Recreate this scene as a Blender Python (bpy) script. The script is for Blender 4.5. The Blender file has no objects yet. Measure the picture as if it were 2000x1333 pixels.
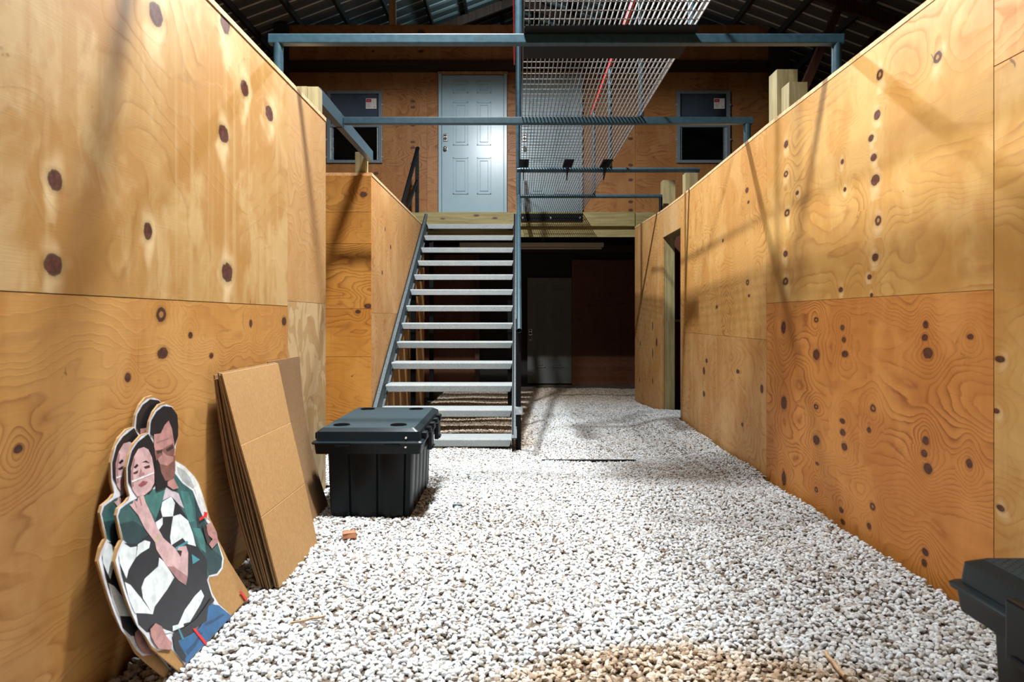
import bpy, bmesh, math, random
from mathutils import Vector, Matrix
random.seed(7)
scene = bpy.context.scene
C = scene.collection
PI = math.pi

KN=dict(
 LU=[(2.269, 2.061, 0.042, 0.037, 0), (2.806, 2.265, 0.044, 0.042, 0), (3.007, 2.063, 0.04, 0.034, 0), (3.305, 2.042, 0.048, 0.035, 0), (2.792, 1.804, 0.044, 0.034, 0), (1.773, 1.409, 0.027, 0.027, 0), (2.219, 1.333, 0.024, 0.027, 0), (1.766, 1.188, 0.033, 0.028, 0), (2.826, 1.239, 0.05, 0.038, 0)],
 LL=[(2.302, 1.062, 0.03, 0.024, 1), (2.312, 0.932, 0.033, 0.019, 0), (2.507, 0.988, 0.016, 0.011, 0), (3.076, 1.027, 0.017, 0.016, 0), (3.516, 1.034, 0.031, 0.021, 0), (1.642, 0.735, 0.015, 0.01, 0), (2.105, 0.867, 0.016, 0.014, 0), (2.679, 0.903, 0.018, 0.01, 0)],
 RU=[(3.172, 2.183, 0.027, 0.024, 1), (3.195, 2.002, 0.027, 0.022, 0), (3.251, 1.908, 0.024, 0.015, 0), (3.227, 1.81, 0.027, 0.017, 0), (3.213, 1.701, 0.037, 0.024, 0), (3.186, 1.507, 0.027, 0.022, 1), (3.213, 1.337, 0.028, 0.019, 0), (3.265, 1.248, 0.019, 0.012, 0), (3.246, 1.16, 0.014, 0.01, 0), (3.232, 1.111, 0.023, 0.015, 1), (4.278, 2.141, 0.032, 0.022, 0), (4.278, 1.955, 0.032, 0.019, 1), (4.262, 1.709, 0.04, 0.022, 1), (4.286, 1.455, 0.033, 0.019, 0), (4.286, 1.282, 0.041, 0.023, 1), (3.537, 1.862, 0.016, 0.013, 0), (3.51, 1.713, 0.016, 0.011, 0), (4.106, 1.805, 0.022, 0.012, 0), (3.554, 1.199, 0.022, 0.013, 0), (2.736, 2.097, 0.027, 0.021, 1)],
 RL=[(4.319, 0.992, 0.034, 0.039, 0), (3.846, 1.041, 0.027, 0.014, 1), (3.537, 1.002, 0.022, 0.013, 0), (3.521, 0.939, 0.022, 0.013, 0), (3.51, 0.866, 0.033, 0.016, 0), (3.846, 0.845, 0.04, 0.029, 0), (2.815, 1.023, 0.017, 0.015, 0), (2.822, 0.97, 0.021, 0.013, 0), (2.801, 0.907, 0.031, 0.021, 0), (2.538, 0.981, 0.017, 0.01, 0), (4.311, 0.516, 0.042, 0.039, 0), (3.846, 0.551, 0.027, 0.014, 1), (3.537, 0.517, 0.028, 0.013, 0), (3.532, 0.459, 0.028, 0.016, 0), (3.515, 0.388, 0.028, 0.018, 0), (3.232, 0.623, 0.023, 0.017, 1), (3.269, 0.515, 0.019, 0.012, 0), (3.846, 0.363, 0.04, 0.026, 0), (2.815, 0.545, 0.021, 0.017, 0), (2.825, 0.49, 0.022, 0.015, 0), (2.801, 0.434, 0.028, 0.021, 0), (2.544, 0.508, 0.017, 0.017, 0), (4.311, 0.038, 0.033, 0.042, 0), (3.846, 0.083, 0.02, 0.014, 1), (3.833, 0.233, 0.02, 0.009, 0), (3.548, 0.052, 0.023, 0.013, 0), (3.532, -0.004, 0.022, 0.013, 0), (3.236, 0.157, 0.023, 0.017, 1), (3.269, 0.054, 0.019, 0.015, 0), (2.818, 0.084, 0.021, 0.015, 0), (2.825, 0.037, 0.018, 0.015, 0)],
 RN=[(2.402, 0.724, 0.016, 0.009, 0), (2.379, 0.388, 0.02, 0.011, 0), (2.382, 0.907, 0.023, 0.011, 0)],
 RF=[(5.031, 1.994, 0.036, 0.019, 0), (4.995, 1.901, 0.023, 0.011, 0), (5.019, 1.314, 0.035, 0.019, 1), (4.984, 1.215, 0.023, 0.011, 0), (5.258, 0.64, 0.039, 0.016, 0), (6.203, 0.664, 0.037, 0.019, 0), (6.296, 0.564, 0.038, 0.033, 0), (5.858, 1.147, 0.032, 0.013, 0), (4.705, 0.563, 0.031, 0.028, 0), (6.296, 0.351, 0.038, 0.024, 0), (5.142, 0.248, 0.025, 0.015, 0), (5.668, 1.696, 0.023, 0.013, 0)])
BACK=[(2.2628, 0.7718), (2.2965, 0.7564), (2.3283, 0.7276), (2.3292, 0.6819), (2.316, 0.6462), (2.295, 0.6199), (2.2773, 0.5786), (2.332, 0.5483), (2.3874, 0.5013), (2.412, 0.4681), (2.4227, 0.422), (2.4302, 0.3804), (2.4332, 0.3399), (2.457, 0.2888), (2.457, 0.2539), (2.4795, 0.2102), (2.4937, 0.1688), (2.5175, 0.1275), (2.5509, 0.0695), (2.586, 0.0053), (2.5822, -0.0037), (2.0456, -0.0117), (1.9806, 0.0657), (1.947, 0.1078), (1.9295, 0.1572), (1.9082, 0.1982), (1.8937, 0.2418), (1.8855, 0.2883), (1.8781, 0.3312), (1.8707, 0.3828), (1.8938, 0.4117), (1.9205, 0.4277), (1.9183, 0.4535), (1.9185, 0.4963), (1.9312, 0.5116), (1.972, 0.5195), (1.9949, 0.5296), (1.9896, 0.5602), (2.0011, 0.6129), (2.0233, 0.6444), (2.0533, 0.6719), (2.1001, 0.6907), (2.1382, 0.6912), (2.1547, 0.7235), (2.1831, 0.7513), (2.2202, 0.7698)]
PHOTO=[
 ('paper',[(2.2686, 0.7637), (2.303, 0.7518), (2.3303, 0.7122), (2.3185, 0.6495), (2.2936, 0.6202), (2.2713, 0.5761), (2.2889, 0.5127), (2.3657, 0.4561), (2.3846, 0.393), (2.3983, 0.3579), (2.4303, 0.3248), (2.4574, 0.2807), (2.4534, 0.2471), (2.4657, 0.1827), (2.4409, 0.1544), (2.3935, 0.1476), (2.339, 0.1632), (2.3285, 0.155), (2.3313, 0.1109), (2.3531, 0.0649), (2.4181, -0.0057), (2.0799, -0.0102), (2.0475, 0.0398), (2.0311, 0.0671), (1.9684, 0.0901), (1.9465, 0.1166), (1.9321, 0.1503), (1.9085, 0.1862), (1.8961, 0.2345), (1.8881, 0.2811), (1.8814, 0.333), (1.8786, 0.3831), (1.8956, 0.4018), (1.9269, 0.4225), (1.9262, 0.4448), (1.9201, 0.4927), (1.9341, 0.5124), (1.9865, 0.5205), (1.9974, 0.5322), (1.994, 0.5657), (2.003, 0.6092), (2.0322, 0.6526), (2.0626, 0.6735), (2.1025, 0.6875), (2.1413, 0.6906), (2.1567, 0.7268), (2.1936, 0.7535), (2.2332, 0.7645)]),
 ('sleeve',[(2.2741, 0.5756), (2.3306, 0.544), (2.3822, 0.4986), (2.4052, 0.4658), (2.4173, 0.4195), (2.4231, 0.3744), (2.423, 0.3369), (2.3961, 0.3624), (2.3801, 0.402), (2.3694, 0.4552), (2.2992, 0.499), (2.2741, 0.5347)]),
 ('hatch',[(2.281, 0.5555), (2.3259, 0.5306), (2.3548, 0.5011), (2.3722, 0.4622), (2.359, 0.4597), (2.3005, 0.5025), (2.281, 0.5332)]),
 ('teal',[(1.926, 0.491), (1.9422, 0.5069), (1.993, 0.5139), (2.0833, 0.5151), (2.1943, 0.5116), (2.2603, 0.5379), (2.2977, 0.4949), (2.3566, 0.4537), (2.3734, 0.396), (2.3884, 0.3549), (2.4448, 0.2826), (2.4564, 0.186), (2.433, 0.1613), (2.393, 0.1544), (2.3399, 0.1678), (2.3182, 0.1589), (2.2234, 0.2197), (1.9669, 0.3861), (1.9276, 0.4245), (1.9284, 0.4431)]),
 ('green',[(2.0636, 0.5117), (2.1162, 0.5187), (2.1937, 0.51), (2.1956, 0.4952), (2.1542, 0.4564), (2.1067, 0.4352), (2.0854, 0.4652)]),
 ('green',[(2.2752, 0.4751), (2.3229, 0.4592), (2.3348, 0.4105), (2.3285, 0.359), (2.2906, 0.3628), (2.2815, 0.4139)]),
 ('dteal',[(1.9261, 0.469), (1.9925, 0.4587), (2.0389, 0.4217), (2.0677, 0.3993), (2.0524, 0.3756), (1.9533, 0.3954), (1.9359, 0.425)]),
 ('dteal',[(2.3572, 0.4351), (2.3734, 0.396), (2.3876, 0.3532), (2.3975, 0.3112), (2.404, 0.2385), (2.4539, 0.1897), (2.4349, 0.1645), (2.3866, 0.1587), (2.3446, 0.1687), (2.3325, 0.2322), (2.3313, 0.3125)]),
 ('green',[(2.3054, 0.3433), (2.3534, 0.3247), (2.3662, 0.2822), (2.3534, 0.2403), (2.3281, 0.2641)]),
 ('pink',[(2.1926, 0.5067), (2.2221, 0.4903), (2.2618, 0.4693), (2.2781, 0.4149), (2.2462, 0.4384), (2.2152, 0.4714), (2.1588, 0.4693)]),
 ('ink',[(2.16, 0.4725), (2.2155, 0.4721), (2.2469, 0.4401), (2.284, 0.3834), (2.2979, 0.3268), (2.3086, 0.2821), (2.3503, 0.2183), (2.3196, 0.1584), (2.3232, 0.1115), (2.326, 0.096), (2.2779, 0.0878), (2.1869, 0.0798), (2.0851, 0.091), (2.0107, 0.1252), (1.9411, 0.1572), (1.9137, 0.1917), (1.9157, 0.222), (1.8955, 0.2864), (1.8911, 0.3376), (1.8929, 0.3864), (1.9296, 0.4144), (1.9865, 0.3924), (2.0951, 0.4043), (2.1032, 0.4259)]),
 ('white',[(2.1588, 0.4693), (2.2152, 0.4714), (2.229, 0.4468), (2.2027, 0.4107), (2.143, 0.4263), (2.1416, 0.4494)]),
 ('white',[(2.0998, 0.4218), (2.1436, 0.4244), (2.1362, 0.4049), (2.1055, 0.3943)]),
 ('white',[(2.2027, 0.4107), (2.2477, 0.405), (2.2866, 0.3714), (2.2979, 0.3268), (2.3015, 0.2807), (2.256, 0.3032), (2.2312, 0.3315), (2.1595, 0.3317), (2.1613, 0.3557), (2.1804, 0.3816)]),
 ('white',[(1.9281, 0.4149), (1.9528, 0.394), (1.9844, 0.3866), (1.9686, 0.3598), (1.9248, 0.3406), (1.9078, 0.322), (1.8927, 0.371), (1.8972, 0.3941)]),
 ('white',[(1.9917, 0.3907), (2.0274, 0.3905), (2.053, 0.3771), (2.0412, 0.3627), (1.9961, 0.3632), (1.9696, 0.3595)]),
 ('white',[(1.9638, 0.275), (1.9882, 0.2913), (2.0654, 0.2989), (2.0809, 0.3204), (2.1015, 0.2995), (2.135, 0.2388), (2.0828, 0.2212), (2.0043, 0.2034), (1.9864, 0.1883), (1.9597, 0.2446)]),
 ('white',[(1.8967, 0.3169), (1.9177, 0.301), (1.9523, 0.2477), (1.9864, 0.1883), (1.9515, 0.2059), (1.9087, 0.2251), (1.8985, 0.2667)]),
 ('white',[(2.2673, 0.1478), (2.2764, 0.1237), (2.2424, 0.1101), (2.1585, 0.0889), (2.0946, 0.1088), (2.1488, 0.1318), (2.223, 0.1455)]),
 ('white',[(2.0657, 0.1185), (2.1221, 0.1017), (2.1216, 0.0915), (2.0602, 0.1051)]),
 ('white',[(2.0057, 0.1406), (2.0335, 0.1197), (2.058, 0.1035), (2.019, 0.1164)]),
 ('cyan',[(2.1782, 0.3183), (2.2538, 0.315), (2.2596, 0.3076), (2.1784, 0.3076)]),
 ('cyan',[(2.2623, 0.2679), (2.305, 0.2344), (2.2551, 0.2373)]),
 ('skin',[(1.9865, 0.5075), (2.0022, 0.5065), (2.0109, 0.5156), (2.0253, 0.5052), (2.0388, 0.5198), (2.0627, 0.5187), (2.067, 0.494), (2.0779, 0.4707), (2.1004, 0.4096), (2.116, 0.3824), (2.1229, 0.3664), (2.1769, 0.3152), (2.1956, 0.282), (2.2116, 0.2963), (2.1841, 0.3074), (2.1976, 0.3136), (2.2407, 0.3028), (2.2441, 0.2779), (2.2108, 0.2171), (2.1879, 0.1936), (2.1522, 0.2234), (2.1106, 0.2824), (2.0754, 0.3461), (2.0753, 0.3698), (2.0389, 0.4217), (2.0188, 0.4674), (1.9979, 0.493)]),
 ('shade',[(2.1106, 0.2824), (2.1459, 0.2696), (2.1858, 0.2337), (2.2093, 0.2141), (2.1879, 0.1936), (2.1522, 0.2234)]),
 ('shade',[(2.0104, 0.5141), (2.0164, 0.5109), (2.0204, 0.49), (2.0153, 0.4888)]),
 ('shade',[(2.0383, 0.5183), (2.0439, 0.5169), (2.0471, 0.4893), (2.0405, 0.4878)]),
 ('gold',[(2.0777, 0.3758), (2.1119, 0.3837), (2.1153, 0.3757), (2.0763, 0.361)]),
 ('hair',[(1.9995, 0.5709), (2.0089, 0.6145), (2.0392, 0.6545), (2.0746, 0.673), (2.1376, 0.6885), (2.1615, 0.652), (2.155, 0.5758), (2.1383, 0.5306), (2.0949, 0.5121), (2.0179, 0.5385)]),
 ('skin',[(2.0121, 0.5646), (2.0215, 0.6052), (2.0445, 0.6351), (2.0729, 0.6531), (2.1038, 0.653), (2.1262, 0.6411), (2.1403, 0.614), (2.1419, 0.5717), (2.1309, 0.5359), (2.105, 0.5198), (2.0674, 0.5141), (2.0301, 0.5205), (2.0122, 0.5448)]),
 ('shade',[(2.0199, 0.5989), (2.0441, 0.6336), (2.0482, 0.626), (2.029, 0.5936), (2.022, 0.5523), (2.0129, 0.5512)]),
 ('hair',[(2.0356, 0.6054), (2.0552, 0.6118), (2.0618, 0.6047), (2.0425, 0.5999)]),
 ('hair',[(2.0823, 0.6105), (2.1056, 0.6114), (2.1227, 0.5995), (2.0993, 0.6066)]),
 ('dark',[(2.0281, 0.5905), (2.0572, 0.5923), (2.0508, 0.5843), (2.0325, 0.5852)]),
 ('dark',[(2.0875, 0.5957), (2.12, 0.5946), (2.1208, 0.5861), (2.0941, 0.5878)]),
 ('shade',[(2.0532, 0.5781), (2.0817, 0.5817), (2.0873, 0.573), (2.0584, 0.5709)]),
 ('shade',[(2.0711, 0.5943), (2.0742, 0.5834), (2.0589, 0.5768), (2.0568, 0.58)]),
 ('lips',[(2.0441, 0.5508), (2.0701, 0.5566), (2.0966, 0.5476), (2.0857, 0.5427), (2.0559, 0.5419)]),
 ('tape_glint',[(2.0137, 0.5701), (2.1383, 0.5683), (2.1369, 0.5637), (2.0151, 0.5648)]),  # white tape strip, its glint put into the colour
 ('hair',[(2.1962, 0.7495), (2.2432, 0.7614), (2.2956, 0.7516), (2.3267, 0.7203), (2.3241, 0.6827), (2.3148, 0.6502), (2.283, 0.6221), (2.2733, 0.6536), (2.2195, 0.6666), (2.1665, 0.6723), (2.148, 0.686), (2.1618, 0.726)]),
 ('hair',[(2.1621, 0.6166), (2.1918, 0.5677), (2.2079, 0.5209), (2.1926, 0.5067), (2.1327, 0.5094), (2.1406, 0.565)]),
 ('mskin',[(2.1685, 0.6808), (2.2083, 0.6776), (2.2379, 0.7), (2.2667, 0.7103), (2.2805, 0.6822), (2.2835, 0.637), (2.2789, 0.6006), (2.2546, 0.5649), (2.2201, 0.5426), (2.1897, 0.561), (2.1666, 0.6086), (2.1598, 0.6452)]),
 ('beard',[(2.1574, 0.6309), (2.2055, 0.6266), (2.2755, 0.6347), (2.282, 0.6112), (2.2661, 0.5902), (2.2298, 0.6012), (2.2152, 0.6114), (2.1866, 0.6081), (2.1606, 0.5993)]),
 ('dark',[(2.1674, 0.6286), (2.2038, 0.6255), (2.2062, 0.6167), (2.1711, 0.6176)]),
 ('dark',[(2.2254, 0.6228), (2.2726, 0.6297), (2.2749, 0.617), (2.2318, 0.6128)]),
 ('beard',[(2.1766, 0.5852), (2.2205, 0.5704), (2.2624, 0.578), (2.2524, 0.547), (2.2321, 0.5188), (2.1929, 0.5281), (2.178, 0.5565)]),
 ('mskin',[(2.2024, 0.6229), (2.2132, 0.6118), (2.2133, 0.5883), (2.1979, 0.5879)]),
 ('shade',[(2.1759, 0.6564), (2.2169, 0.6562), (2.2594, 0.6561), (2.2584, 0.6525), (2.2158, 0.6521), (2.1749, 0.6523)]),
 ('mskin',[(2.2047, 0.5217), (2.2444, 0.5232), (2.2646, 0.487), (2.2293, 0.4903), (2.2007, 0.5101)]),
 ('beard',[(2.2667, 0.5919), (2.2768, 0.5936), (2.2626, 0.5447), (2.2444, 0.5232), (2.2332, 0.5221)]),
 ('mskin',[(2.3958, 0.3254), (2.4295, 0.3231), (2.4535, 0.2819), (2.449, 0.2473), (2.3966, 0.241), (2.3829, 0.2612), (2.4152, 0.2683), (2.3892, 0.2942)]),
 ('shade',[(2.4226, 0.2915), (2.4508, 0.2767), (2.4529, 0.2721), (2.4163, 0.2876)]),
 ('shade',[(2.4105, 0.2678), (2.4505, 0.2588), (2.4484, 0.2547), (2.4085, 0.2638)]),
 ('dark',[(2.3691, 0.3315), (2.3901, 0.3134), (2.3959, 0.2647), (2.3741, 0.2641), (2.3672, 0.3012)]),
 ('denim',[(2.0681, 0.0718), (2.1377, 0.0581), (2.1937, 0.0518), (2.2599, 0.0641), (2.2875, 0.0931), (2.3472, 0.0624), (2.4115, -0.0029), (2.0799, -0.0034), (2.0764, 0.0306)]),
 ('denimd',[(2.2329, 0.0522), (2.283, 0.0409), (2.3619, 0.0292), (2.365, 0.0201), (2.2777, 0.0321), (2.2349, 0.0421)]),
 ('denimd',[(2.093, 0.0293), (2.1432, 0.0293), (2.2009, 0.0377), (2.2084, 0.0307), (2.15, 0.0155), (2.098, 0.0132)]),
 ('denimd',[(2.1844, 0.0489), (2.1943, 0.0461), (2.2024, 0.0011), (2.1915, 0.0063)]),
 ('ink',[(2.0505, 0.1019), (2.1255, 0.088), (2.1962, 0.0829), (2.2739, 0.0951), (2.3068, 0.102), (2.3265, 0.0969), (2.327, 0.0861), (2.2812, 0.0864), (2.249, 0.0523), (2.1765, 0.0614), (2.1385, 0.0595), (2.0696, 0.0745), (2.0731, 0.0559), (2.089, 0.0159), (2.0699, 0.0068), (2.0422, 0.0607)]),
 ('cyan',[(2.084, 0.1017), (2.093, 0.0993), (2.1012, 0.063), (2.0914, 0.0642)]),
 ('mskin',[(1.9538, 0.1593), (1.9854, 0.1627), (2.0096, 0.1421), (2.0189, 0.1099), (2.0387, 0.0791), (2.02, 0.0682), (1.971, 0.0952), (1.9578, 0.1176), (1.9507, 0.1401)]),
 ('shade',[(1.9677, 0.1257), (1.9954, 0.1322), (1.9998, 0.1286), (1.9701, 0.1182)]),
 ('shade',[(1.9811, 0.1033), (2.008, 0.1134), (2.0117, 0.1083), (1.986, 0.0945)]),
]
TAPE=[[(2.1579, 0.0681), (2.1717, 0.0635), (2.2191, -0.0105), (2.2017, -0.004)], [(2.3513, 0.3592), (2.3927, 0.3587), (2.3956, 0.3704), (2.4152, 0.3628), (2.4067, 0.3484), (2.3935, 0.353), (2.3535, 0.3516)], [(2.5088, 0.0443), (2.5225, 0.0421), (2.5504, -0.0044), (2.5347, -0.0021)]]


# ------------------------------------------------------------------ nodes
class NT:
    def __init__(s, name):
        s.m = bpy.data.materials.new(name); s.m.use_nodes = True
        s.t = s.m.node_tree; s.t.nodes.clear()
        s.out = s.t.nodes.new('ShaderNodeOutputMaterial')
        s.b = s.t.nodes.new('ShaderNodeBsdfPrincipled')
        s.t.links.new(s.b.outputs[0], s.out.inputs[0])
    def put(s, sock, v):
        if v is None: return
        if isinstance(v, bpy.types.NodeSocket): s.t.links.new(v, sock)
        else:
            if hasattr(sock.default_value, '__len__'):
                n = len(sock.default_value)
                if not hasattr(v, '__len__'): v = (v,)*n
                if len(v) < n: v = tuple(v)+(1.0,)
                sock.default_value = tuple(v)[:n]
            else: sock.default_value = v
    def bs(s, **k):
        for a, v in k.items(): s.put(s.b.inputs[a.replace('_', ' ')], v)
    def n(s, t): return s.t.nodes.new(t)
    def math(s, op, a, b=None, c=None, clamp=False):
        n = s.n('ShaderNodeMath'); n.operation = op; n.use_clamp = clamp
        s.put(n.inputs[0], a); s.put(n.inputs[1], b); s.put(n.inputs[2], c); return n.outputs[0]
    def vm(s, op, a, b=None):
        n = s.n('ShaderNodeVectorMath'); n.operation = op
        s.put(n.inputs[0], a); s.put(n.inputs[1], b)
        return n.outputs['Value'] if op in ('LENGTH', 'DOT_PRODUCT') else n.outputs[0]
    def noise(s, vec, scale, detail=2, rough=.5, dist=0, col=False):
        n = s.n('ShaderNodeTexNoise'); s.put(n.inputs['Vector'], vec)
        n.inputs['Scale'].default_value = scale; n.inputs['Detail'].default_value = detail
        n.inputs['Roughness'].default_value = rough; n.inputs['Distortion'].default_value = dist
        return n.outputs['Color' if col else 0]
    def ramp(s, f, stops, interp='LINEAR'):
        n = s.n('ShaderNodeValToRGB'); s.put(n.inputs[0], f); r = n.color_ramp; r.interpolation = interp
        while len(r.elements) < len(stops): r.elements.new(.5)
        for e, (p, c) in zip(r.elements, stops):
            e.position = p; e.color = (c, c, c, 1) if not hasattr(c, '__len__') else (*c[:3], 1)
        return n.outputs[0]
    def mix(s, f, a, b, mode='MIX'):
        n = s.n('ShaderNodeMix'); n.data_type = 'RGBA'; n.blend_type = mode
        s.put(n.inputs[0], f); s.put(n.inputs[6], a); s.put(n.inputs[7], b); return n.outputs[2]
    def mr(s, v, a, b, c=0., d=1., smooth=True):
        n = s.n('ShaderNodeMapRange'); n.interpolation_type = 'SMOOTHSTEP' if smooth else 'LINEAR'
        for i, x in enumerate((v, a, b, c, d)): s.put(n.inputs[i], x)
        return n.outputs[0]
    def sep(s, v):
        n = s.n('ShaderNodeSeparateXYZ'); s.put(n.inputs[0], v); return n.outputs
    def comb(s, x, y, z=0.):
        n = s.n('ShaderNodeCombineXYZ'); s.put(n.inputs[0], x); s.put(n.inputs[1], y); s.put(n.inputs[2], z); return n.outputs[0]
    def attr(s, name):
        n = s.n('ShaderNodeAttribute'); n.attribute_name = name; return n.outputs['Vector']
    def bump(s, h, strength=.2, dist=.01):
        n = s.n('ShaderNodeBump'); n.inputs['Strength'].default_value = strength; n.inputs['Distance'].default_value = dist
        s.put(n.inputs['Height'], h); s.put(s.b.inputs['Normal'], n.outputs[0])
    def coord(s, k='Object'):
        return s.n('ShaderNodeTexCoord').outputs[k]

def plain(name, col, rough=.5, metal=0., var=.0, nscale=20., bump=0., spec=.5):
    t = NT(name)
    c = col
    if var:
        f = t.noise(t.coord(), nscale, 4, .6)
        c = t.mix(t.mr(f, .3, .7), tuple(x*(1-var) for x in col), tuple(min(1, x*(1+var)) for x in col))
        if bump: t.bump(f, bump, .004)
    t.bs(Base_Color=c, Roughness=rough, Metallic=metal, Specular_IOR_Level=spec)
    return t.m

def plywood(name, light, dark, seed=0., rings=9., contrast=.8, sx=.55, sy=1.9, blotch=.25, streak=.25, halo=0., knotcol=(.085,.03,.018), patch=0., sharp=.88, fine=.16, wig=1., stain=.5):
    t = NT(name)
    p = t.vm('ADD', t.attr('panel_uv'), (seed*3.7, seed*1.9, seed*.61))
    k3 = t.sep(t.attr('knot'))
    rr = t.vm('LENGTH', t.comb(k3[0], k3[1], 0.))
    rn = t.math('ADD', rr, t.math('MULTIPLY', t.math('SUBTRACT', t.noise(p, 45, 2), .5), .45))
    ra = t.vm('LENGTH', t.comb(t.math('MULTIPLY', k3[0], .30), t.math('MULTIPLY', k3[1], .15), 0.))
    swirl = t.math('POWER', 2.718, t.math('MULTIPLY', t.math('POWER', ra, 2.), -1.))
    w = t.vm('SUBTRACT', t.noise(p, 1.7, 2, .55, col=True), (.5, .5, .5))
    w2 = t.vm('SUBTRACT', t.noise(p, 6.5, 2, .55, col=True), (.5, .5, .5))
    pw = t.vm('ADD', t.vm('ADD', p, t.vm('MULTIPLY', w, (.40*wig, .22*wig, 0))), t.vm('MULTIPLY', w2, (.10*wig, .055*wig, 0)))
    F = t.noise(t.vm('MULTIPLY', pw, (sx, sy, 1)), 1.15, 2.2, .42)
    F = t.math('ADD', F, t.math('MULTIPLY', swirl, -.11))
    F = t.math('ADD', F, t.math('MULTIPLY', t.math('SUBTRACT', t.noise(t.vm('MULTIPLY', p, (10, 34, 1)), 1., 2), .5), .010))
    fr = t.math('FRACT', t.math('MULTIPLY', F, rings*2.6))
    ring = t.ramp(fr, [(0., 0.), (.40, .08), (.70, .42), (sharp, 1.), (.97, .3), (1., 0.)])
    amp = t.mr(t.noise(p, 1.7, 3, .6), .34, .66, .25, 1.15)
    fib = t.noise(t.vm('MULTIPLY', p, (5, 230, 1)), 1., 3, .65)
    c = t.mix(t.math('MULTIPLY', t.math('MULTIPLY', ring, amp), contrast, clamp=True), light, dark)
    c = t.mix(t.mr(fib, .35, .75, 0., fine), c, dark)
    deep = tuple((a*.55+b*.45)*m for a, b, m in zip(light, dark, (.98, .88, .72)))
    pale = tuple(min(1, x*f) for x, f in zip(light, (1.12, 1.25, 1.55)))
    bl = t.noise(t.vm('MULTIPLY', pw, (2.3, 2.0, 1)), 1., 5, .62)
    c = t.mix(t.mr(bl, .42, .58, 0., min(1., blotch*1.25)), c, deep)
    bl2 = t.noise(t.vm('MULTIPLY', t.vm('ADD', pw, (9, 4, 0)), (2.6, 1.5, 1)), 1., 5, .62)
    c = t.mix(t.mr(bl2, .48, .62, 0., min(1., blotch*1.2)), c, pale)
    if patch:
        pt = t.noise(t.vm('MULTIPLY', p, (7, 5, 1)), 1., 2, .5, 1.2)
        c = t.mix(t.mr(pt, .50, .53, 0., patch), c, tuple(min(1, a*f) for a, f in zip(light, (1.25, 1.4, 1.7))))
    # veneer strips and peeling marks running up the sheet
    sx_ = t.noise(t.vm('MULTIPLY', p, (9, .22, 1)), 1., 3, .65)
    c = t.mix(t.mr(sx_, .52, .68, 0., streak), c, deep)
    c = t.mix(t.mr(sx_, .46, .32, 0., streak), c, pale)
    ck = t.noise(t.vm('MULTIPLY', p, (150, 5, 1)), 1., 2, .5)
    c = t.mix(t.math('MULTIPLY', t.mr(ck, .66, .72), t.mr(t.noise(p, 2.6, 3), .52, .62, 0., .35)), c, dark)
    sm_ = t.noise(t.vm('MULTIPLY', t.vm('ADD', p, (3, 7, 0)), (9., 6., 1)), 1., 4, .7)
    c = t.mix(t.math('MULTIPLY', t.mr(sm_, .66, .72), t.mr(t.noise(p, 1.3, 2), .5, .6, 0., stain)), c, tuple(x*.7 for x in dark))
    # small specks, pitch marks
    v = t.n('ShaderNodeTexVoronoi'); t.put(v.inputs['Vector'], t.vm('MULTIPLY', t.vm('ADD', p, t.vm('MULTIPLY', w2, (.25, .25, 0))), (6., 4.5, 1))); v.inputs['Scale'].default_value = 1.
    rnd = t.sep(v.outputs['Color'])[0]
    sp = t.math('MULTIPLY', t.mr(v.outputs['Distance'], .055, .03), t.mr(rnd, .66, .68))
    c = t.mix(t.math('MULTIPLY', sp, .85), c, (.10, .045, .02))
    if halo:
        hl = t.vm('LENGTH', t.vm('MULTIPLY', t.vm('ADD', t.comb(k3[0], k3[1], 0.), t.vm('ADD', (0., .8, 0.), t.vm('MULTIPLY', w2, (5., 3., 0.)))), (1., .42, 0.)))
        c = t.mix(t.math('MULTIPLY', t.mr(hl, 2.0, .5), .62*halo), c, (.78, .60, .34))
    # knots
    c = t.mix(t.math('MULTIPLY', t.mr(rn, 1.8, .9), .5), c, tuple(x*.6 for x in dark))
    kv = t.noise(p, 70, 3)
    kc = t.mix(t.mr(kv, .3, .7), tuple(x*.8 for x in knotcol), tuple(x*1.7 for x in knotcol))
    c = t.mix(t.mr(rn, 1.0, .8), c, kc)
    c = t.mix(t.math('MULTIPLY', t.math('MULTIPLY', t.mr(rn, 1.1, 1.0), t.mr(rn, .74, .9)), .8), c, (.035, .014, .009))
    c = t.mix(t.math('MULTIPLY', t.mr(rn, .50, .38), t.math('MULTIPLY', k3[2], .8)), c, tuple(x*.75 for x in light))
    t.bs(Base_Color=c, Roughness=t.mr(ring, 0., 1., .48, .6), Specular_IOR_Level=.35)
    t.bump(t.math('ADD', t.math('MULTIPLY', fib, .5), t.math('MULTIPLY', ring, -.4)), .12, .004)
    return t.m

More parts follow.
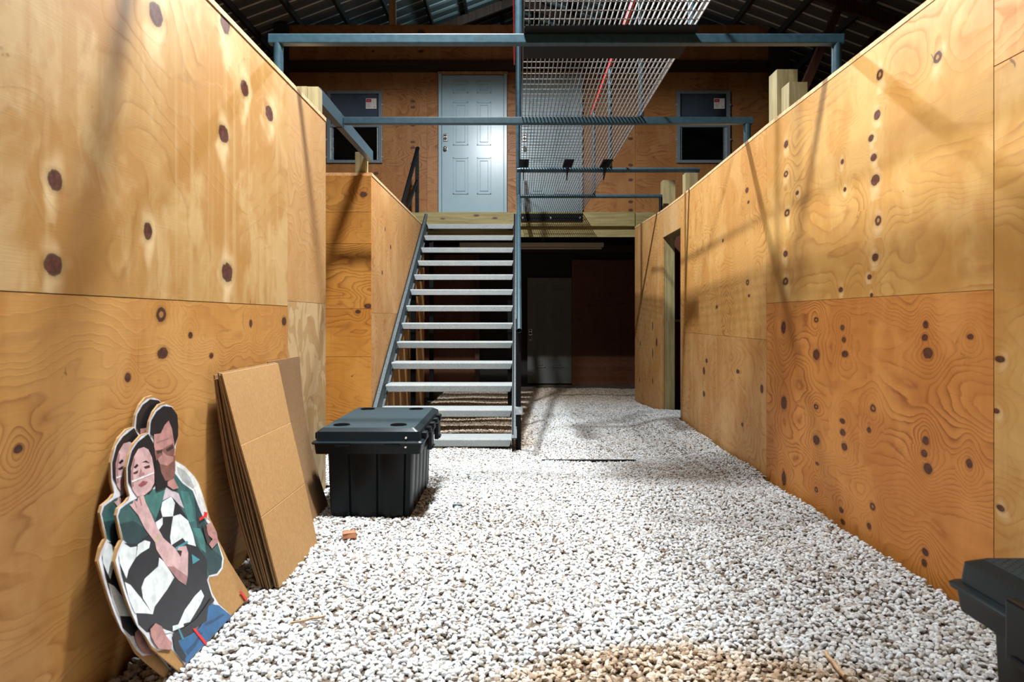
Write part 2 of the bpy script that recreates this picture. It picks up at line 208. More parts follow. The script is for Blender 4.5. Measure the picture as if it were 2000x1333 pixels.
def lumber(name, light, dark, axis=2, seed=0.):
    t = NT(name)
    sc = [34., 34., 34.]; sc[axis] = 1.6
    p = t.vm('ADD', t.coord(), (seed, seed*2, seed*.7))
    w = t.vm('SUBTRACT', t.noise(p, 3., 2, col=True), (.5,)*3)
    f = t.noise(t.vm('ADD', t.vm('MULTIPLY', p, tuple(sc)), t.vm('MULTIPLY', w, (1.2,)*3)), 1., 3, .55)
    c = t.mix(t.mr(f, .35, .68), light, dark)
    b = t.noise(p, 2.5, 3)
    c = t.mix(t.mr(b, .4, .7, 0, .35), c, tuple(x*y for x, y in zip(light, (.8, .9, .7))))
    sc2 = [9., 9., 9.]; sc2[axis] = 3.5
    v = t.n('ShaderNodeTexVoronoi'); t.put(v.inputs['Vector'], t.vm('MULTIPLY', p, tuple(sc2)))
    v.inputs['Scale'].default_value = 1.
    kk = t.math('MULTIPLY', t.mr(v.outputs['Distance'], .2, .1), t.mr(t.sep(v.outputs['Color'])[1], .84, .86))
    c = t.mix(kk, c, (.06, .03, .015))
    t.bs(Base_Color=c, Roughness=.65)
    t.bump(f, .12, .003)
    return t.m

M = {}
M['ply_pale'] = plywood('plywood_pale', (.49, .293, .105), (.34, .170, .046), seed=1.3, rings=6., contrast=1., sx=.9, sy=1.1, blotch=.75, streak=.5, halo=1., knotcol=(.075, .022, .014), fine=.12, stain=.8)
M['ply_warm'] = plywood('plywood_warm', (.54, .27, .072), (.31, .115, .022), seed=2.1, rings=13., contrast=1.15, sx=.38, sy=2.6, blotch=.4, streak=.15, knotcol=(.06, .02, .012), stain=.9)
M['ply_end'] = plywood('plywood_end', (.52, .305, .125), (.36, .175, .052), seed=5.7, rings=9., contrast=.7, sx=1.6, sy=1.6, blotch=.4)
M['ply_patch'] = plywood('plywood_patch', (.46, .29, .125), (.34, .185, .065), seed=8.2, rings=4., contrast=.5, sx=1.2, sy=1.4, patch=.9)
M['ply_yellow'] = plywood('plywood_yellow', (.53, .292, .082), (.34, .142, .030), seed=3.4, rings=9., contrast=.80, sx=.55, sy=1.8, blotch=.5, streak=.22, halo=.6, knotcol=(.075, .022, .009), wig=.8)
M['ply_red'] = plywood('plywood_red', (.56, .225, .048), (.23, .058, .009), seed=4.6, rings=13., contrast=1., sx=.45, sy=2.0, blotch=.4, streak=.15, knotcol=(.075, .022, .009), wig=.8)
M['ply_swirl'] = plywood('plywood_swirl', (.55, .29, .085), (.33, .125, .026), seed=6.1, rings=17., contrast=1., sx=1.1, sy=1.5, blotch=.4)
M['ply_side'] = plywood('plywood_side', (.56, .30, .105), (.33, .135, .036), seed=7.7, rings=13., contrast=.8, sx=1.0, sy=1.4, blotch=.45)
M['ply_orange'] = plywood('plywood_orange', (.66, .28, .048), (.31, .09, .011), seed=9.3, rings=11., contrast=1., sx=.6, sy=2.4, blotch=.3)
M['ply_back'] = plywood('plywood_back', (.38, .165, .050), (.19, .060, .014), seed=10.9, rings=11., contrast=.95, sx=.6, sy=2.0, blotch=.4)
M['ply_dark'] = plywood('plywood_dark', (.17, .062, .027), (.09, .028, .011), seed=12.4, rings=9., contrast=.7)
M['ply_edge'] = plain('plywood_edge', (.62, .40, .20), .7, var=.25, nscale=40)
M['treated'] = lumber('treated_lumber', (.36, .29, .145), (.24, .18, .075), 2)
M['treated_x'] = lumber('treated_lumber_level', (.27, .215, .085), (.17, .13, .045), 0, 3.)
M['stud'] = lumber('stud_lumber', (.42, .22, .09), (.28, .13, .045), 2, 5.)
M['darkwood_x'] = lumber('stained_beam', (.045, .02, .011), (.022, .010, .006), 0, 2.)
M['darkwood_y'] = lumber('stained_purlin', (.05, .024, .014), (.025, .011, .007), 1, 2.)
M['redwood'] = lumber('stained_brace', (.12, .04, .02), (.06, .018, .01), 2, 2.)
M['steel'] = plain('painted_steel', (.021, .050, .068), .42, var=.18, nscale=30, spec=.35)
M['black_steel'] = plain('black_steel', (.0025, .003, .0038), .6, var=.2, spec=.18)
M['galv'] = plain('galvanised_bar', (.115, .098, .088), .5, .2, var=.25, nscale=35)
M['zinc'] = plain('zinc_trim', (.50, .56, .60), .35, .6, var=.2, nscale=30)
M['red_rail'] = plain('red_rail', (.65, .012, .012), .4)
M['white_door'] = plain('white_door_paint', (.31, .43, .49), .28, var=.03, nscale=5)
M['shaded_door'] = plain('door_paint_deck_shade', (.13, .135, .125), .5)  # pale door darkened: the shade under the deck is put into its colour
M['chrome'] = plain('satin_nickel', (.55, .52, .46), .25, .9)
M['black'] = plain('black_iron', (.01, .01, .01), .5)
M['vinyl'] = plain('window_vinyl', (.17, .20, .22), .4)
M['shade'] = plain('grey_pane_backing', (.50, .50, .53), .7)  # for the grey panel added behind the upper window panes
M['void'] = plain('unlit_lining', (.03, .026, .024), .9)
M['lining'] = plain('grey_lining', (.55, .55, .58), .9)
M['sticker'] = plain('sticker_white', (.75, .70, .66), .6)
M['sticker_red'] = plain('sticker_red', (.45, .012, .02), .6)
M['sticker_grey'] = plain('sticker_print', (.42, .30, .28), .6)
M['stone_brick'] = plain('fired_clay', (.36, .15, .07), .8, var=.3)
M['twig'] = plain('split_stick', (.46, .30, .17), .8, var=.25)
M['slate'] = plain('plastic_scrap', (.035, .06, .065), .5)
M['cord'] = plain('pale_cord', (.6, .58, .45), .7)
M['orange'] = plain('orange_cord', (.30, .05, .012), .5)
M['dirt'] = plain('packed_dirt', (.12, .085, .06), .95, var=.4, nscale=8)
M['white_fix'] = plain('fixture_enamel', (.62, .52, .42), .5)

def concrete():
    t = NT('gritty_tread')
    p = t.coord()
    a = t.noise(p, 160, 3, .7); b = t.noise(p, 9, 3)
    c = t.mix(t.mr(a, .3, .7), (.20, .222, .23), (.38, .41, .415))
    c = t.mix(t.mr(b, .45, .75, 0, .35), c, (.42, .40, .34))
    sp = t.noise(p, 330, 2)
    c = t.mix(t.mr(sp, .66, .71, 0, .8), c, (.06, .06, .06))
    t.bs(Base_Color=c, Roughness=.8); t.bump(a, .35, .003); return t.m
M['tread'] = concrete()

def stringer_mat():
    t = NT('speckled_steel')
    a = t.noise(t.coord(), 140, 3, .75)
    t.bs(Base_Color=t.mix(t.mr(a, .42, .62), (.030, .044, .052), (.12, .15, .165)), Roughness=.6)
    return t.m
M['stringer'] = stringer_mat()

def plastic(name, textured, col=(.0025, .0042, .0058)):
    t = NT(name)
    p = t.coord()
    t.bs(Base_Color=col, Roughness=.36, Specular_IOR_Level=.20)
    if textured:
        b = t.n('ShaderNodeTexBrick'); t.put(b.inputs['Vector'], p)
        b.inputs['Scale'].default_value = 1.; b.inputs['Brick Width'].default_value = .026; b.inputs['Row Height'].default_value = .010
        b.inputs['Mortar Size'].default_value = .0022; b.inputs['Mortar Smooth'].default_value = .3
        t.bump(b.outputs['Fac'], .9, .006)
        t.bs(Roughness=.5, Specular_IOR_Level=.14, Base_Color=t.mix(b.outputs['Fac'], (.036, .070, .086), (.008, .015, .019)))  # bluish sheen of the lid texture put into the base colour
    else:
        t.bump(t.noise(p, 350, 2), .06, .002)
    return t.m
M['plastic'] = plastic('black_plastic', False)
M['plastic_lid'] = plastic('black_plastic_lid', False, (.005, .0105, .014))  # lid raised to blue: the chamfer's lamp highlight is put into its colour
M['plastic_top'] = plastic('black_plastic_tread', True)

def cardboard(name, col, edge=False):
    t = NT(name)
    p = t.coord()
    f = t.noise(p, 60, 4, .7); g = t.noise(t.vm('MULTIPLY', p, (1, 1, 40)), 4., 3); h = t.noise(p, 3., 3)
    c = t.mix(t.mr(f, .3, .7), tuple(x*.88 for x in col), tuple(x*1.1 for x in col))
    c = t.mix(t.mr(h, .4, .7, 0, .25), c, tuple(x*.8 for x in col))
    t.bs(Base_Color=c, Roughness=.75); t.bump(g, .08, .003)
    return t.m
M['card'] = cardboard('corrugated_card', (.36, .195, .066))
M['card_in'] = cardboard('worn_card', (.25, .14, .058))

def glass():
    t = NT('window_glass')
    tr = t.n('ShaderNodeBsdfTransparent'); tr.inputs[0].default_value = (.62, .66, .70, 1)
    gl = t.n('ShaderNodeBsdfGlossy'); gl.inputs['Roughness'].default_value = .05; gl.inputs['Color'].default_value = (.8, .85, .9, 1)
    fr = t.n('ShaderNodeFresnel'); fr.inputs[0].default_value = 1.5
    mx = t.n('ShaderNodeMixShader')
    t.put(mx.inputs[0], t.math('ADD', fr.outputs[0], .06)); t.t.links.new(tr.outputs[0], mx.inputs[1]); t.t.links.new(gl.outputs[0], mx.inputs[2])
    t.t.links.new(mx.outputs[0], t.out.inputs[0])
    return t.m
M['glass'] = glass()

def roofmetal():
    t = NT('roof_sheet')
    f = t.noise(t.vm('MULTIPLY', t.coord(), (2, 30, 2)), 1., 3)
    t.bs(Base_Color=t.mix(f, (.11, .10, .088), (.19, .175, .155)), Roughness=.55, Metallic=.1)
    return t.m
M['roof'] = roofmetal()
M['lit_rib'] = plain('roof_rib_lit', (.92, .88, .80), .5, var=.05)  # rib flats kept pale: the lit strips are put into the colour

# ------------------------------------------------------------------ geometry helpers
def root_of(o):
    while o.parent: o = o.parent
    return o
def obj(name, bm, mat, parent=None, base=None, smooth=False):
    """bm holds world coordinates; the origin goes to the base point, or to the parent's base."""
    bmesh.ops.remove_doubles(bm, verts=bm.verts, dist=1e-6)
    bmesh.ops.recalc_face_normals(bm, faces=bm.faces)
    if parent is not None: off = Vector(root_of(parent).location)
    elif base is not None: off = Vector(base)
    else:
        xs = [v.co for v in bm.verts]
        off = Vector(((min(v.x for v in xs)+max(v.x for v in xs))/2, (min(v.y for v in xs)+max(v.y for v in xs))/2, min(v.z for v in xs)))
    bmesh.ops.translate(bm, verts=bm.verts, vec=-off)
    me = bpy.data.meshes.new(name); bm.to_mesh(me); bm.free()
    for mm in (mat if isinstance(mat, (list, tuple)) else [mat]): me.materials.append(mm)
    if smooth:
        for p in me.polygons: p.use_smooth = True
        me.set_sharp_from_angle(angle=math.radians(35))
    o = bpy.data.objects.new(name, me); C.objects.link(o)
    if parent is not None: o.parent = parent
    else: o.location = off
    return o
def tag(o, label, cat, group=None, kind=None):
    o['label'] = label; o['category'] = cat
    if group: o['group'] = group
    if kind: o['kind'] = kind
    return o
def thing(name, loc, label, cat, group=None, kind=None):
    o = bpy.data.objects.new(name, None); o.empty_display_size = .1; C.objects.link(o); o.location = loc
    return tag(o, label, cat, group, kind)

def add_box(bm, x0, x1, y0, y1, z0, z1, bev=0., mi=0):
    r = bmesh.ops.create_cube(bm, size=1)
    for v in r['verts']:
        v.co = Vector((x0+(v.co.x+.5)*(x1-x0), y0+(v.co.y+.5)*(y1-y0), z0+(v.co.z+.5)*(z1-z0)))
    fs = set(f for v in r['verts'] for f in v.link_faces)
    for f in fs: f.material_index = mi
    if bev:
        es = set(e for v in r['verts'] for e in v.link_edges)
        bmesh.ops.bevel(bm, geom=list(es), offset=bev, segments=2, affect='EDGES', profile=.6)
def box(name, x0, x1, y0, y1, z0, z1, mat, parent=None, bev=0., base=None):
    bm = bmesh.new(); add_box(bm, x0, x1, y0, y1, z0, z1, bev)
    return obj(name, bm, mat, parent, base)
def add_tube(bm, a, b, r, seg=14, cap=True):
    a = Vector(a); b = Vector(b); d = b-a
    q = d.to_track_quat('Z', 'Y').to_matrix().to_4x4()
    res = bmesh.ops.create_cone(bm, cap_ends=cap, segments=seg, radius1=r, radius2=r, depth=d.length)
    bmesh.ops.transform(bm, matrix=Matrix.Translation((a+b)/2) @ q, verts=res['verts'])
def tube(name, a, b, r, mat, parent=None, seg=14):
    bm = bmesh.new(); add_tube(bm, a, b, r, seg); return obj(name, bm, mat, parent, smooth=True)
def add_path(bm, pts, r, seg=8):
    for a, b in zip(pts, pts[1:]): add_tube(bm, a, b, r, seg)
def add_bar(bm, a, b, w, h, up=(0, 0, 1)):
    """rectangular bar from a to b, w across, h along up"""
    a = Vector(a); b = Vector(b); d = (b-a).normalized(); u = Vector(up)
    s = d.cross(u).normalized(); u = s.cross(d).normalized()
    vs = []
    for p in (a, b):
        for i, j in ((-1, -1), (1, -1), (1, 1), (-1, 1)): vs.append(bm.verts.new(p+s*(w/2*i)+u*(h/2*j)))
    for f in ((0, 1, 2, 3), (4, 7, 6, 5), (0, 4, 5, 1), (1, 5, 6, 2), (2, 6, 7, 3), (3, 7, 4, 0)): bm.faces.new([vs[i] for i in f])
def bar(name, a, b, w, h, mat, parent=None, up=(0, 0, 1)):
    bm = bmesh.new(); add_bar(bm, a, b, w, h, up); return obj(name, bm, mat, parent)
def add_prism(bm, pts, vec):
    """closed polygon pts swept along vec"""
    a = [bm.verts.new(p) for p in pts]; b = [bm.verts.new(Vector(p)+Vector(vec)) for p in pts]
    bm.faces.new(a); bm.faces.new(list(reversed(b)))
    n = len(pts)
    for i in range(n): bm.faces.new((a[i], a[(i+1) % n], b[(i+1) % n], b[i]))

def panel(name, p0, p1, z0, z1, mat, parent, knots=(), thick=.018, side=1, uv0=0., cell=.03, swap=False):
    """plywood sheet standing from p0 to p1 (x, y), its good face on the given side; carries panel_uv and knot per corner"""
    p0 = Vector((*p0, 0)); p1 = Vector((*p1, 0)); L = (p1-p0).length; d = (p1-p0)/L
    nrm = Vector((-d.y, d.x, 0))*side
    nu = max(1, int(L/cell)) if knots else 1; nv = max(1, int((z1-z0)/cell)) if knots else 1
    me = bpy.data.meshes.new(name)
    off = Vector(root_of(parent).location)
    V = []; Fc = []; UV = []; KN_ = []
    def kn(u, z):
        if not knots: return (99., 99., 0.), None
        best = min(knots, key=lambda k: ((u-k[0])/k[2])**2+((z-k[1])/k[3])**2)
        return None, best
    for j in range(nv+1):
        for i in range(nu+1):
            V.append(p0+d*(L*i/nu)+Vector((0, 0, z0+(z1-z0)*j/nv))-off)
    for j in range(nv):
        for i in range(nu):
            a = j*(nu+1)+i; f = (a, a+1, a+nu+2, a+nu+1)
            uc = L*(i+.5)/nu; zc = z0+(z1-z0)*(j+.5)/nv
            far, b = kn(uc, zc)
            Fc.append(f)
            for (ii, jj) in ((i, j), (i+1, j), (i+1, j+1), (i, j+1)):
                u = L*ii/nu; z = z0+(z1-z0)*jj/nv
                UV.append((z, u+uv0, 0) if swap else (u+uv0, z, 0))
                KN_.append(far if b is None else ((u-b[0])/b[2], (z-b[1])/b[3], float(b[4])))
    c = [0, nu, (nu+1)*(nv+1)-1, (nu+1)*nv]
    bi = len(V)
    for k in c: V.append(V[k]-nrm*thick)
    sides = [(c[0], bi, bi+1, c[1]), (c[1], bi+1, bi+2, c[2]), (c[2], bi+2, bi+3, c[3]), (c[3], bi+3, bi, c[0]), (bi, bi+3, bi+2, bi+1)]
    for f in sides:
        Fc.append(f)
        for k in f:
            co = V[k]; UV.append((co.x*.7+co.y, co.z+co.x*.3, 0)); KN_.append((99., 99., 0.))
    if side < 0: pass
    me.from_pydata([tuple(v) for v in V], [], Fc)
    for nm, dat in (('panel_uv', UV), ('knot', KN_)):
        at = me.attributes.new(nm, 'FLOAT_VECTOR', 'CORNER')
        at.data.foreach_set('vector', [x for t3 in dat for x in t3])
    me.materials.append(mat); me.update()
    o = bpy.data.objects.new(name, me); C.objects.link(o); o.parent = parent
    return o
def yk(knots, y0):   # knots given by (distance down the hall, height ...) -> distance along a panel that starts at y0
    return [(k[0]-y0, *k[1:]) for k in knots]

# ------------------------------------------------------------------ the camera
cam = bpy.data.cameras.new('camera'); co = bpy.data.objects.new('camera', cam); C.objects.link(co)
co.location = (0, 0, 1.05); co.rotation_euler = (PI/2, 0, 0)
cam.sensor_width = 36; cam.lens = 24; cam.shift_x = -.005; cam.shift_y = -.0222
cam.clip_start = .05; cam.clip_end = 60
cam.dof.use_dof = True; cam.dof.focus_distance = 5.6; cam.dof.aperture_fstop = 5.0
scene.camera = co

# ------------------------------------------------------------------ side walls
WT = 2.285
wl = thing('wall_left', (-1.2, 2.4, 0), 'pale knotty plywood wall running down the left side of the hall', 'wall', kind='structure')
panel('plywood_sheet', (-1.2, 3.57), (-1.2, .3), 1.115, WT, M['ply_pale'], wl, [(3.57-k[0], *k[1:]) for k in KN['LU']], side=1, uv0=1.)
panel('plywood_sheet', (-1.2, 3.57), (-1.2, .3), -.15, 1.112, M['ply_warm'], wl, [(3.57-k[0], *k[1:]) for k in KN['LL']], side=1, uv0=4.)
panel('plywood_sheet', (-1.2, 4.28), (-1.2, 3.573), 1.142, WT, M['ply_end'], wl, side=1)
panel('plywood_sheet', (-1.2, 4.28), (-1.2, 3.573), -.15, 1.14, M['ply_patch'], wl, side=1)
box('top_plate', -1.31, -1.197, .3, 4.28, WT, WT+.022, M['ply_edge'], wl)
box('wall_core', -1.31, -1.2185, .3, 4.275, -.15, WT, M['stud'], wl)

WX, WY, WF = -1.33, 6.22, 2.374
ws = thing('wall_left_far', (WX, 8, 0), 'plywood wall beside the stairs, past the gap on the left', 'wall', kind='structure')
panel('plywood_sheet', (WX, 9.78), (WX, WY+.02), 1.1, WF-.02, M['ply_side'], ws, [(2.6, 1.8, .03, .02, 0), (3.05, 1.5, .025, .02, 0), (2.9, 1.95, .02, .02, 0)], side=1)
panel('plywood_sheet', (WX, 9.78), (WX, WY+.02), -.3, 1.098, M['ply_side'], ws, [(2.8, .5, .02, .02, 0)], side=1, uv0=6.)
wz = lambda y: 1.05+(622-y)*WY/1333
zz = [-.2, .70, wz(603), wz(476), wz(414), WF-.02]
for i, (a, b) in enumerate(zip(zz, zz[1:])):
    kn = {1: [(2.75, wz(609)-.0, .022, .016, 0), (2.72, wz(745), .02, .02, 0)], 2: [(2.84, wz(598), .03, .02, 0)], 4: [(2.80, wz(380), .03, .022, 0)]}.get(i, ())
    panel('plywood_sheet', (-4.2, WY), (WX, WY), a, b-.003, M['ply_orange'], ws, kn, side=-1, uv0=i*3.3)
box('top_plate', WX-.12, WX+.004, WY+.02, 9.78, WF-.02, WF+.005, M['ply_edge'], ws)
box('wall_core', -4.2, WX-.019, WY+.019, WY+.1, -.2, WF-.03, M['stud'], ws)
box('wall_core', WX-.10, WX-.019, WY+.1, 9.77, -.2, WF-.03, M['stud'], ws)
box('shelf_board', -4.0, WX-.02, WY+.12, WY+.4, WF-.03, WF+.03, M['ply_edge'], ws)

RT = 2.335
wr = thing('wall_right', (1.7, 4, 0), 'orange plywood wall with many knots along the right side', 'wall', kind='structure')
panel('plywood_sheet', (1.685, 2.415), (1.685, 4.61), 1.152, RT, M['ply_yellow'], wr, yk(KN['RU'], 2.415), side=1, uv0=2.)
panel('plywood_sheet', (1.685, 2.415), (1.685, 4.61), -.15, 1.150, M['ply_red'], wr, yk(KN['RL'], 2.415), side=1, uv0=.3)
panel('plywood_sheet', (1.685, .3), (1.685, 2.411), -.15, 1.938, M['ply_yellow'], wr, yk(KN['RN'], .3), side=1, uv0=9.)
panel('plywood_sheet', (1.685, .3), (1.685, 2.411), 1.942, RT, M['ply_swirl'], wr, side=1, uv0=3.)
panel('plywood_sheet', (1.685, 4.613), (1.747, 7.3), .905, RT, M['ply_swirl'], wr, yk(KN['RF'], 4.61), side=1, uv0=4.)
panel('plywood_sheet', (1.685, 4.613), (1.747, 7.3), -.15, .903, M['ply_side'], wr, yk(KN['RF'], 4.61), side=1, uv0=8.)
panel('plywood_sheet', (1.747, 7.302), (1.75, 8.2), 2.02, RT, M['ply_end'], wr, side=1, uv0=5.)
panel('plywood_sheet', (1.75, 8.2), (1.682, 9.75), -.25, RT, M['ply_side'], wr, [(.5, .6, .02, .06, 0), (.5, .95, .02, .05, 0), (1.2, .7, .02, .03, 0), (.3, .75, .03, .05, 0), (1.25, .2, .02, .03, 0), (.5, .25, .02, .03, 0)], side=1, uv0=11.)
for (a, b) in (((1.685, .3), (1.685, 4.61)), ((1.685, 4.61), (1.747, 7.3)), ((1.747, 7.3), (1.75, 8.2)), ((1.75, 8.2), (1.682, 9.75))):
    bm = bmesh.new(); add_bar(bm, (a[0]+.04, a[1], RT+.011), (b[0]+.04, b[1], RT+.011), .086, .022)
    obj('top_plate', bm, M['ply_edge'], wr)
bm = bmesh.new(); add_bar(bm, (1.744, .3, 1.1), (1.744, 4.58, 1.1), .08, 2.46); obj('wall_core', bm, M['stud'], wr)
bm = bmesh.new(); add_bar(bm, (1.745, 4.63, 1.1), (1.805, 7.29, 1.1), .08, 2.46); obj('wall_core', bm, M['stud'], wr)
box('door_header', 1.77, 1.9, 7.3, 8.2, 2.02, RT, M['treated_x'], wr)
# the room behind the opening on the right
box('room_lining', 1.92, 3.6, 9.2, 9.24, -.2, 2.3, M['ply_orange'], wr)
box('room_ledge', 1.86, 2.6, 9.0, 9.2, 1.0, 1.035, M['ply_edge'], wr)

door_post = box('wood_post', 1.772, 1.892, 8.2, 8.33, -.2, 2.02, M['treated'])
tag(door_post, 'greenish timber post framing the far side of the doorway in the right wall', 'post')

# ------------------------------------------------------------------ timber posts standing behind the walls
def wpost(x0, x1, y0, y1, z1, label, z0=0.):
    t = thing('wood_post', ((x0+x1)/2, (y0+y1)/2, z0), label, 'post')
    m = (x0+x1)/2
    box('plank', x0, m-.001, y0, y1, z0, z1, M['treated'], t, .002)
    box('plank', m+.001, x1, y0, y1, z0, z1-.002, M['treated'], t, .002)
    return t
wpost(-1.405, -1.263-.004, 4.35, 4.44, 2.53, 'pale timber post at the end of the near left wall, carrying the steel side beam')
wpost(-1.51, -1.409, 6.36, 6.46, 2.60, 'short timber post under the far end of the steel side beam on the left')
t = box('wood_post', 1.807, 1.953, 4.75, 4.90, .0, 2.785, M['treated'], bev=.003)
tag(t, 'tallest timber post above the right wall, with a dark knot near its top', 'post')
t = box('wood_post', 1.812, 1.937, 4.55, 4.68, .0, 2.627, M['treated'], bev=.003)
tag(t, 'lower timber post standing just in front of the tallest post above the right wall', 'post')
t = thing('wood_post', (1.9, 7.4, 0), 'capped timber post above the right wall beside the doorway, where a crossbar ends', 'post')
box('plank', 1.832, 1.965, 7.42, 7.56, 0, 2.63, M['treated'], t)
box('metal_strap', 1.965, 1.969, 7.43, 7.55, 2.36, 2.64, M['zinc'], t)
box('metal_cap', 1.832, 1.965, 7.42, 7.56, 2.63, 2.634, M['zinc'], t)
t = box('wood_post', 1.80, 1.952, 8.42, 8.56, 2.02, 2.757, M['treated'])
tag(t, 'timber post rising above the doorway of the right wall, near the catwalk end', 'post')

# ------------------------------------------------------------------ ground and gravel
def sm(x, a, b):
    t = min(1, max(0, (x-a)/(b-a))); return t*t*(3-2*t)
def ground(x, y):
    w = 1-sm(x, 1.15, 1.68)*(1-sm(y, 7.4, 9.2))
    z = -.10*sm(y, 4.1, 5.9)*w-.03*sm(y, 9, 11)
    z += .010*math.sin(x*5.1+y*2.3)*math.sin(y*3.7-x*1.9)
    return z-.022
bm = bmesh.new()
nx, ny = 150, 180
X0, X1, Y0, Y1 = -1.9, 2.6, .2, 11.6
gv = [[bm.verts.new((X0+(X1-X0)*i/nx, Y0+(Y1-Y0)*j/ny, ground(X0+(X1-X0)*i/nx, Y0+(Y1-Y0)*j/ny))) for i in range(nx+1)] for j in range(ny+1)]
for j in range(ny):
    for i in range(nx):
        xc = X0+(X1-X0)*(i+.5)/nx; yc = Y0+(Y1-Y0)*(j+.5)/ny
        if xc < -1.17 and not 4.35 < yc < 5.75: continue
        if yc < 9.72 and xc > 1.655+.06*sm(yc, 4.6, 7.3)-.05*sm(yc, 8.2, 9.7) and not 7.36 < yc < 8.16: continue
        f = bm.faces.new((gv[j][i], gv[j][i+1], gv[j+1][i+1], gv[j+1][i])); f.smooth = True
for v in [v for v in bm.verts if not v.link_faces]: bm.verts.remove(v)

def stone_mat():
    t = NT('crushed_stone')
    oi = t.n('ShaderNodeObjectInfo').outputs['Random']
    pos = t.n('ShaderNodeNewGeometry').outputs['Position']
    c = t.ramp(oi, [(0., (.17, .14, .11)), (.03, (.30, .25, .20)), (.09, (.45, .415, .37)), (.3, (.50, .505, .505)), (.7, (.575, .60, .62)), (1., (.66, .70, .725))])
    # iron-stained patches of gravel, plus shade at the back and stairs put into colour
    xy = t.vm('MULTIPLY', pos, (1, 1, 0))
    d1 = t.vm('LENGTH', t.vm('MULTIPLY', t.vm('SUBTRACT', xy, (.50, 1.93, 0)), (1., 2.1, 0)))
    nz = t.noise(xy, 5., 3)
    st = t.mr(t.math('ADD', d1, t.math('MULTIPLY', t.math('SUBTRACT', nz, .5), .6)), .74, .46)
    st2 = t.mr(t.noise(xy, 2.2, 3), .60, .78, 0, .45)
    back_shade = t.mr(t.sep(pos)[1], 8.2, 10.8, 0, .95)  # light fading toward the back and under the deck, tinted into the stones
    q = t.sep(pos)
    stair_dirt_shade = t.math('MULTIPLY', t.math('MULTIPLY', t.mr(q[0], .30, .0), t.mr(q[0], -1.5, -1.2)), t.mr(t.math('ADD', q[1], t.math('MULTIPLY', nz, .5)), 6.15, 6.5, 0, .9))  # brown dirt and the stair shade, both put into the stone colour
    st = t.math('MAXIMUM', t.math('MAXIMUM', t.math('MAXIMUM', st, st2), back_shade), stair_dirt_shade)
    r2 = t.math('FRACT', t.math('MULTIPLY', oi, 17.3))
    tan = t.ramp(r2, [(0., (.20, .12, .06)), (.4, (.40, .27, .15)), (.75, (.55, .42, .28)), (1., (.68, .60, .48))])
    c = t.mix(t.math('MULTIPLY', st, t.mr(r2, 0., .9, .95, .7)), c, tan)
    c = t.mix(t.mr(t.noise(t.coord(), 1.6, 3), .45, .75, 0, .35), c, (.48, .44, .38))
    t.bs(Base_Color=c, Roughness=.85)
    return t.m
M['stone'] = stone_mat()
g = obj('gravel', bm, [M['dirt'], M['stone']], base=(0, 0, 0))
tag(g, 'white crushed stone gravel covering the floor of the hall', 'gravel', kind='stuff')

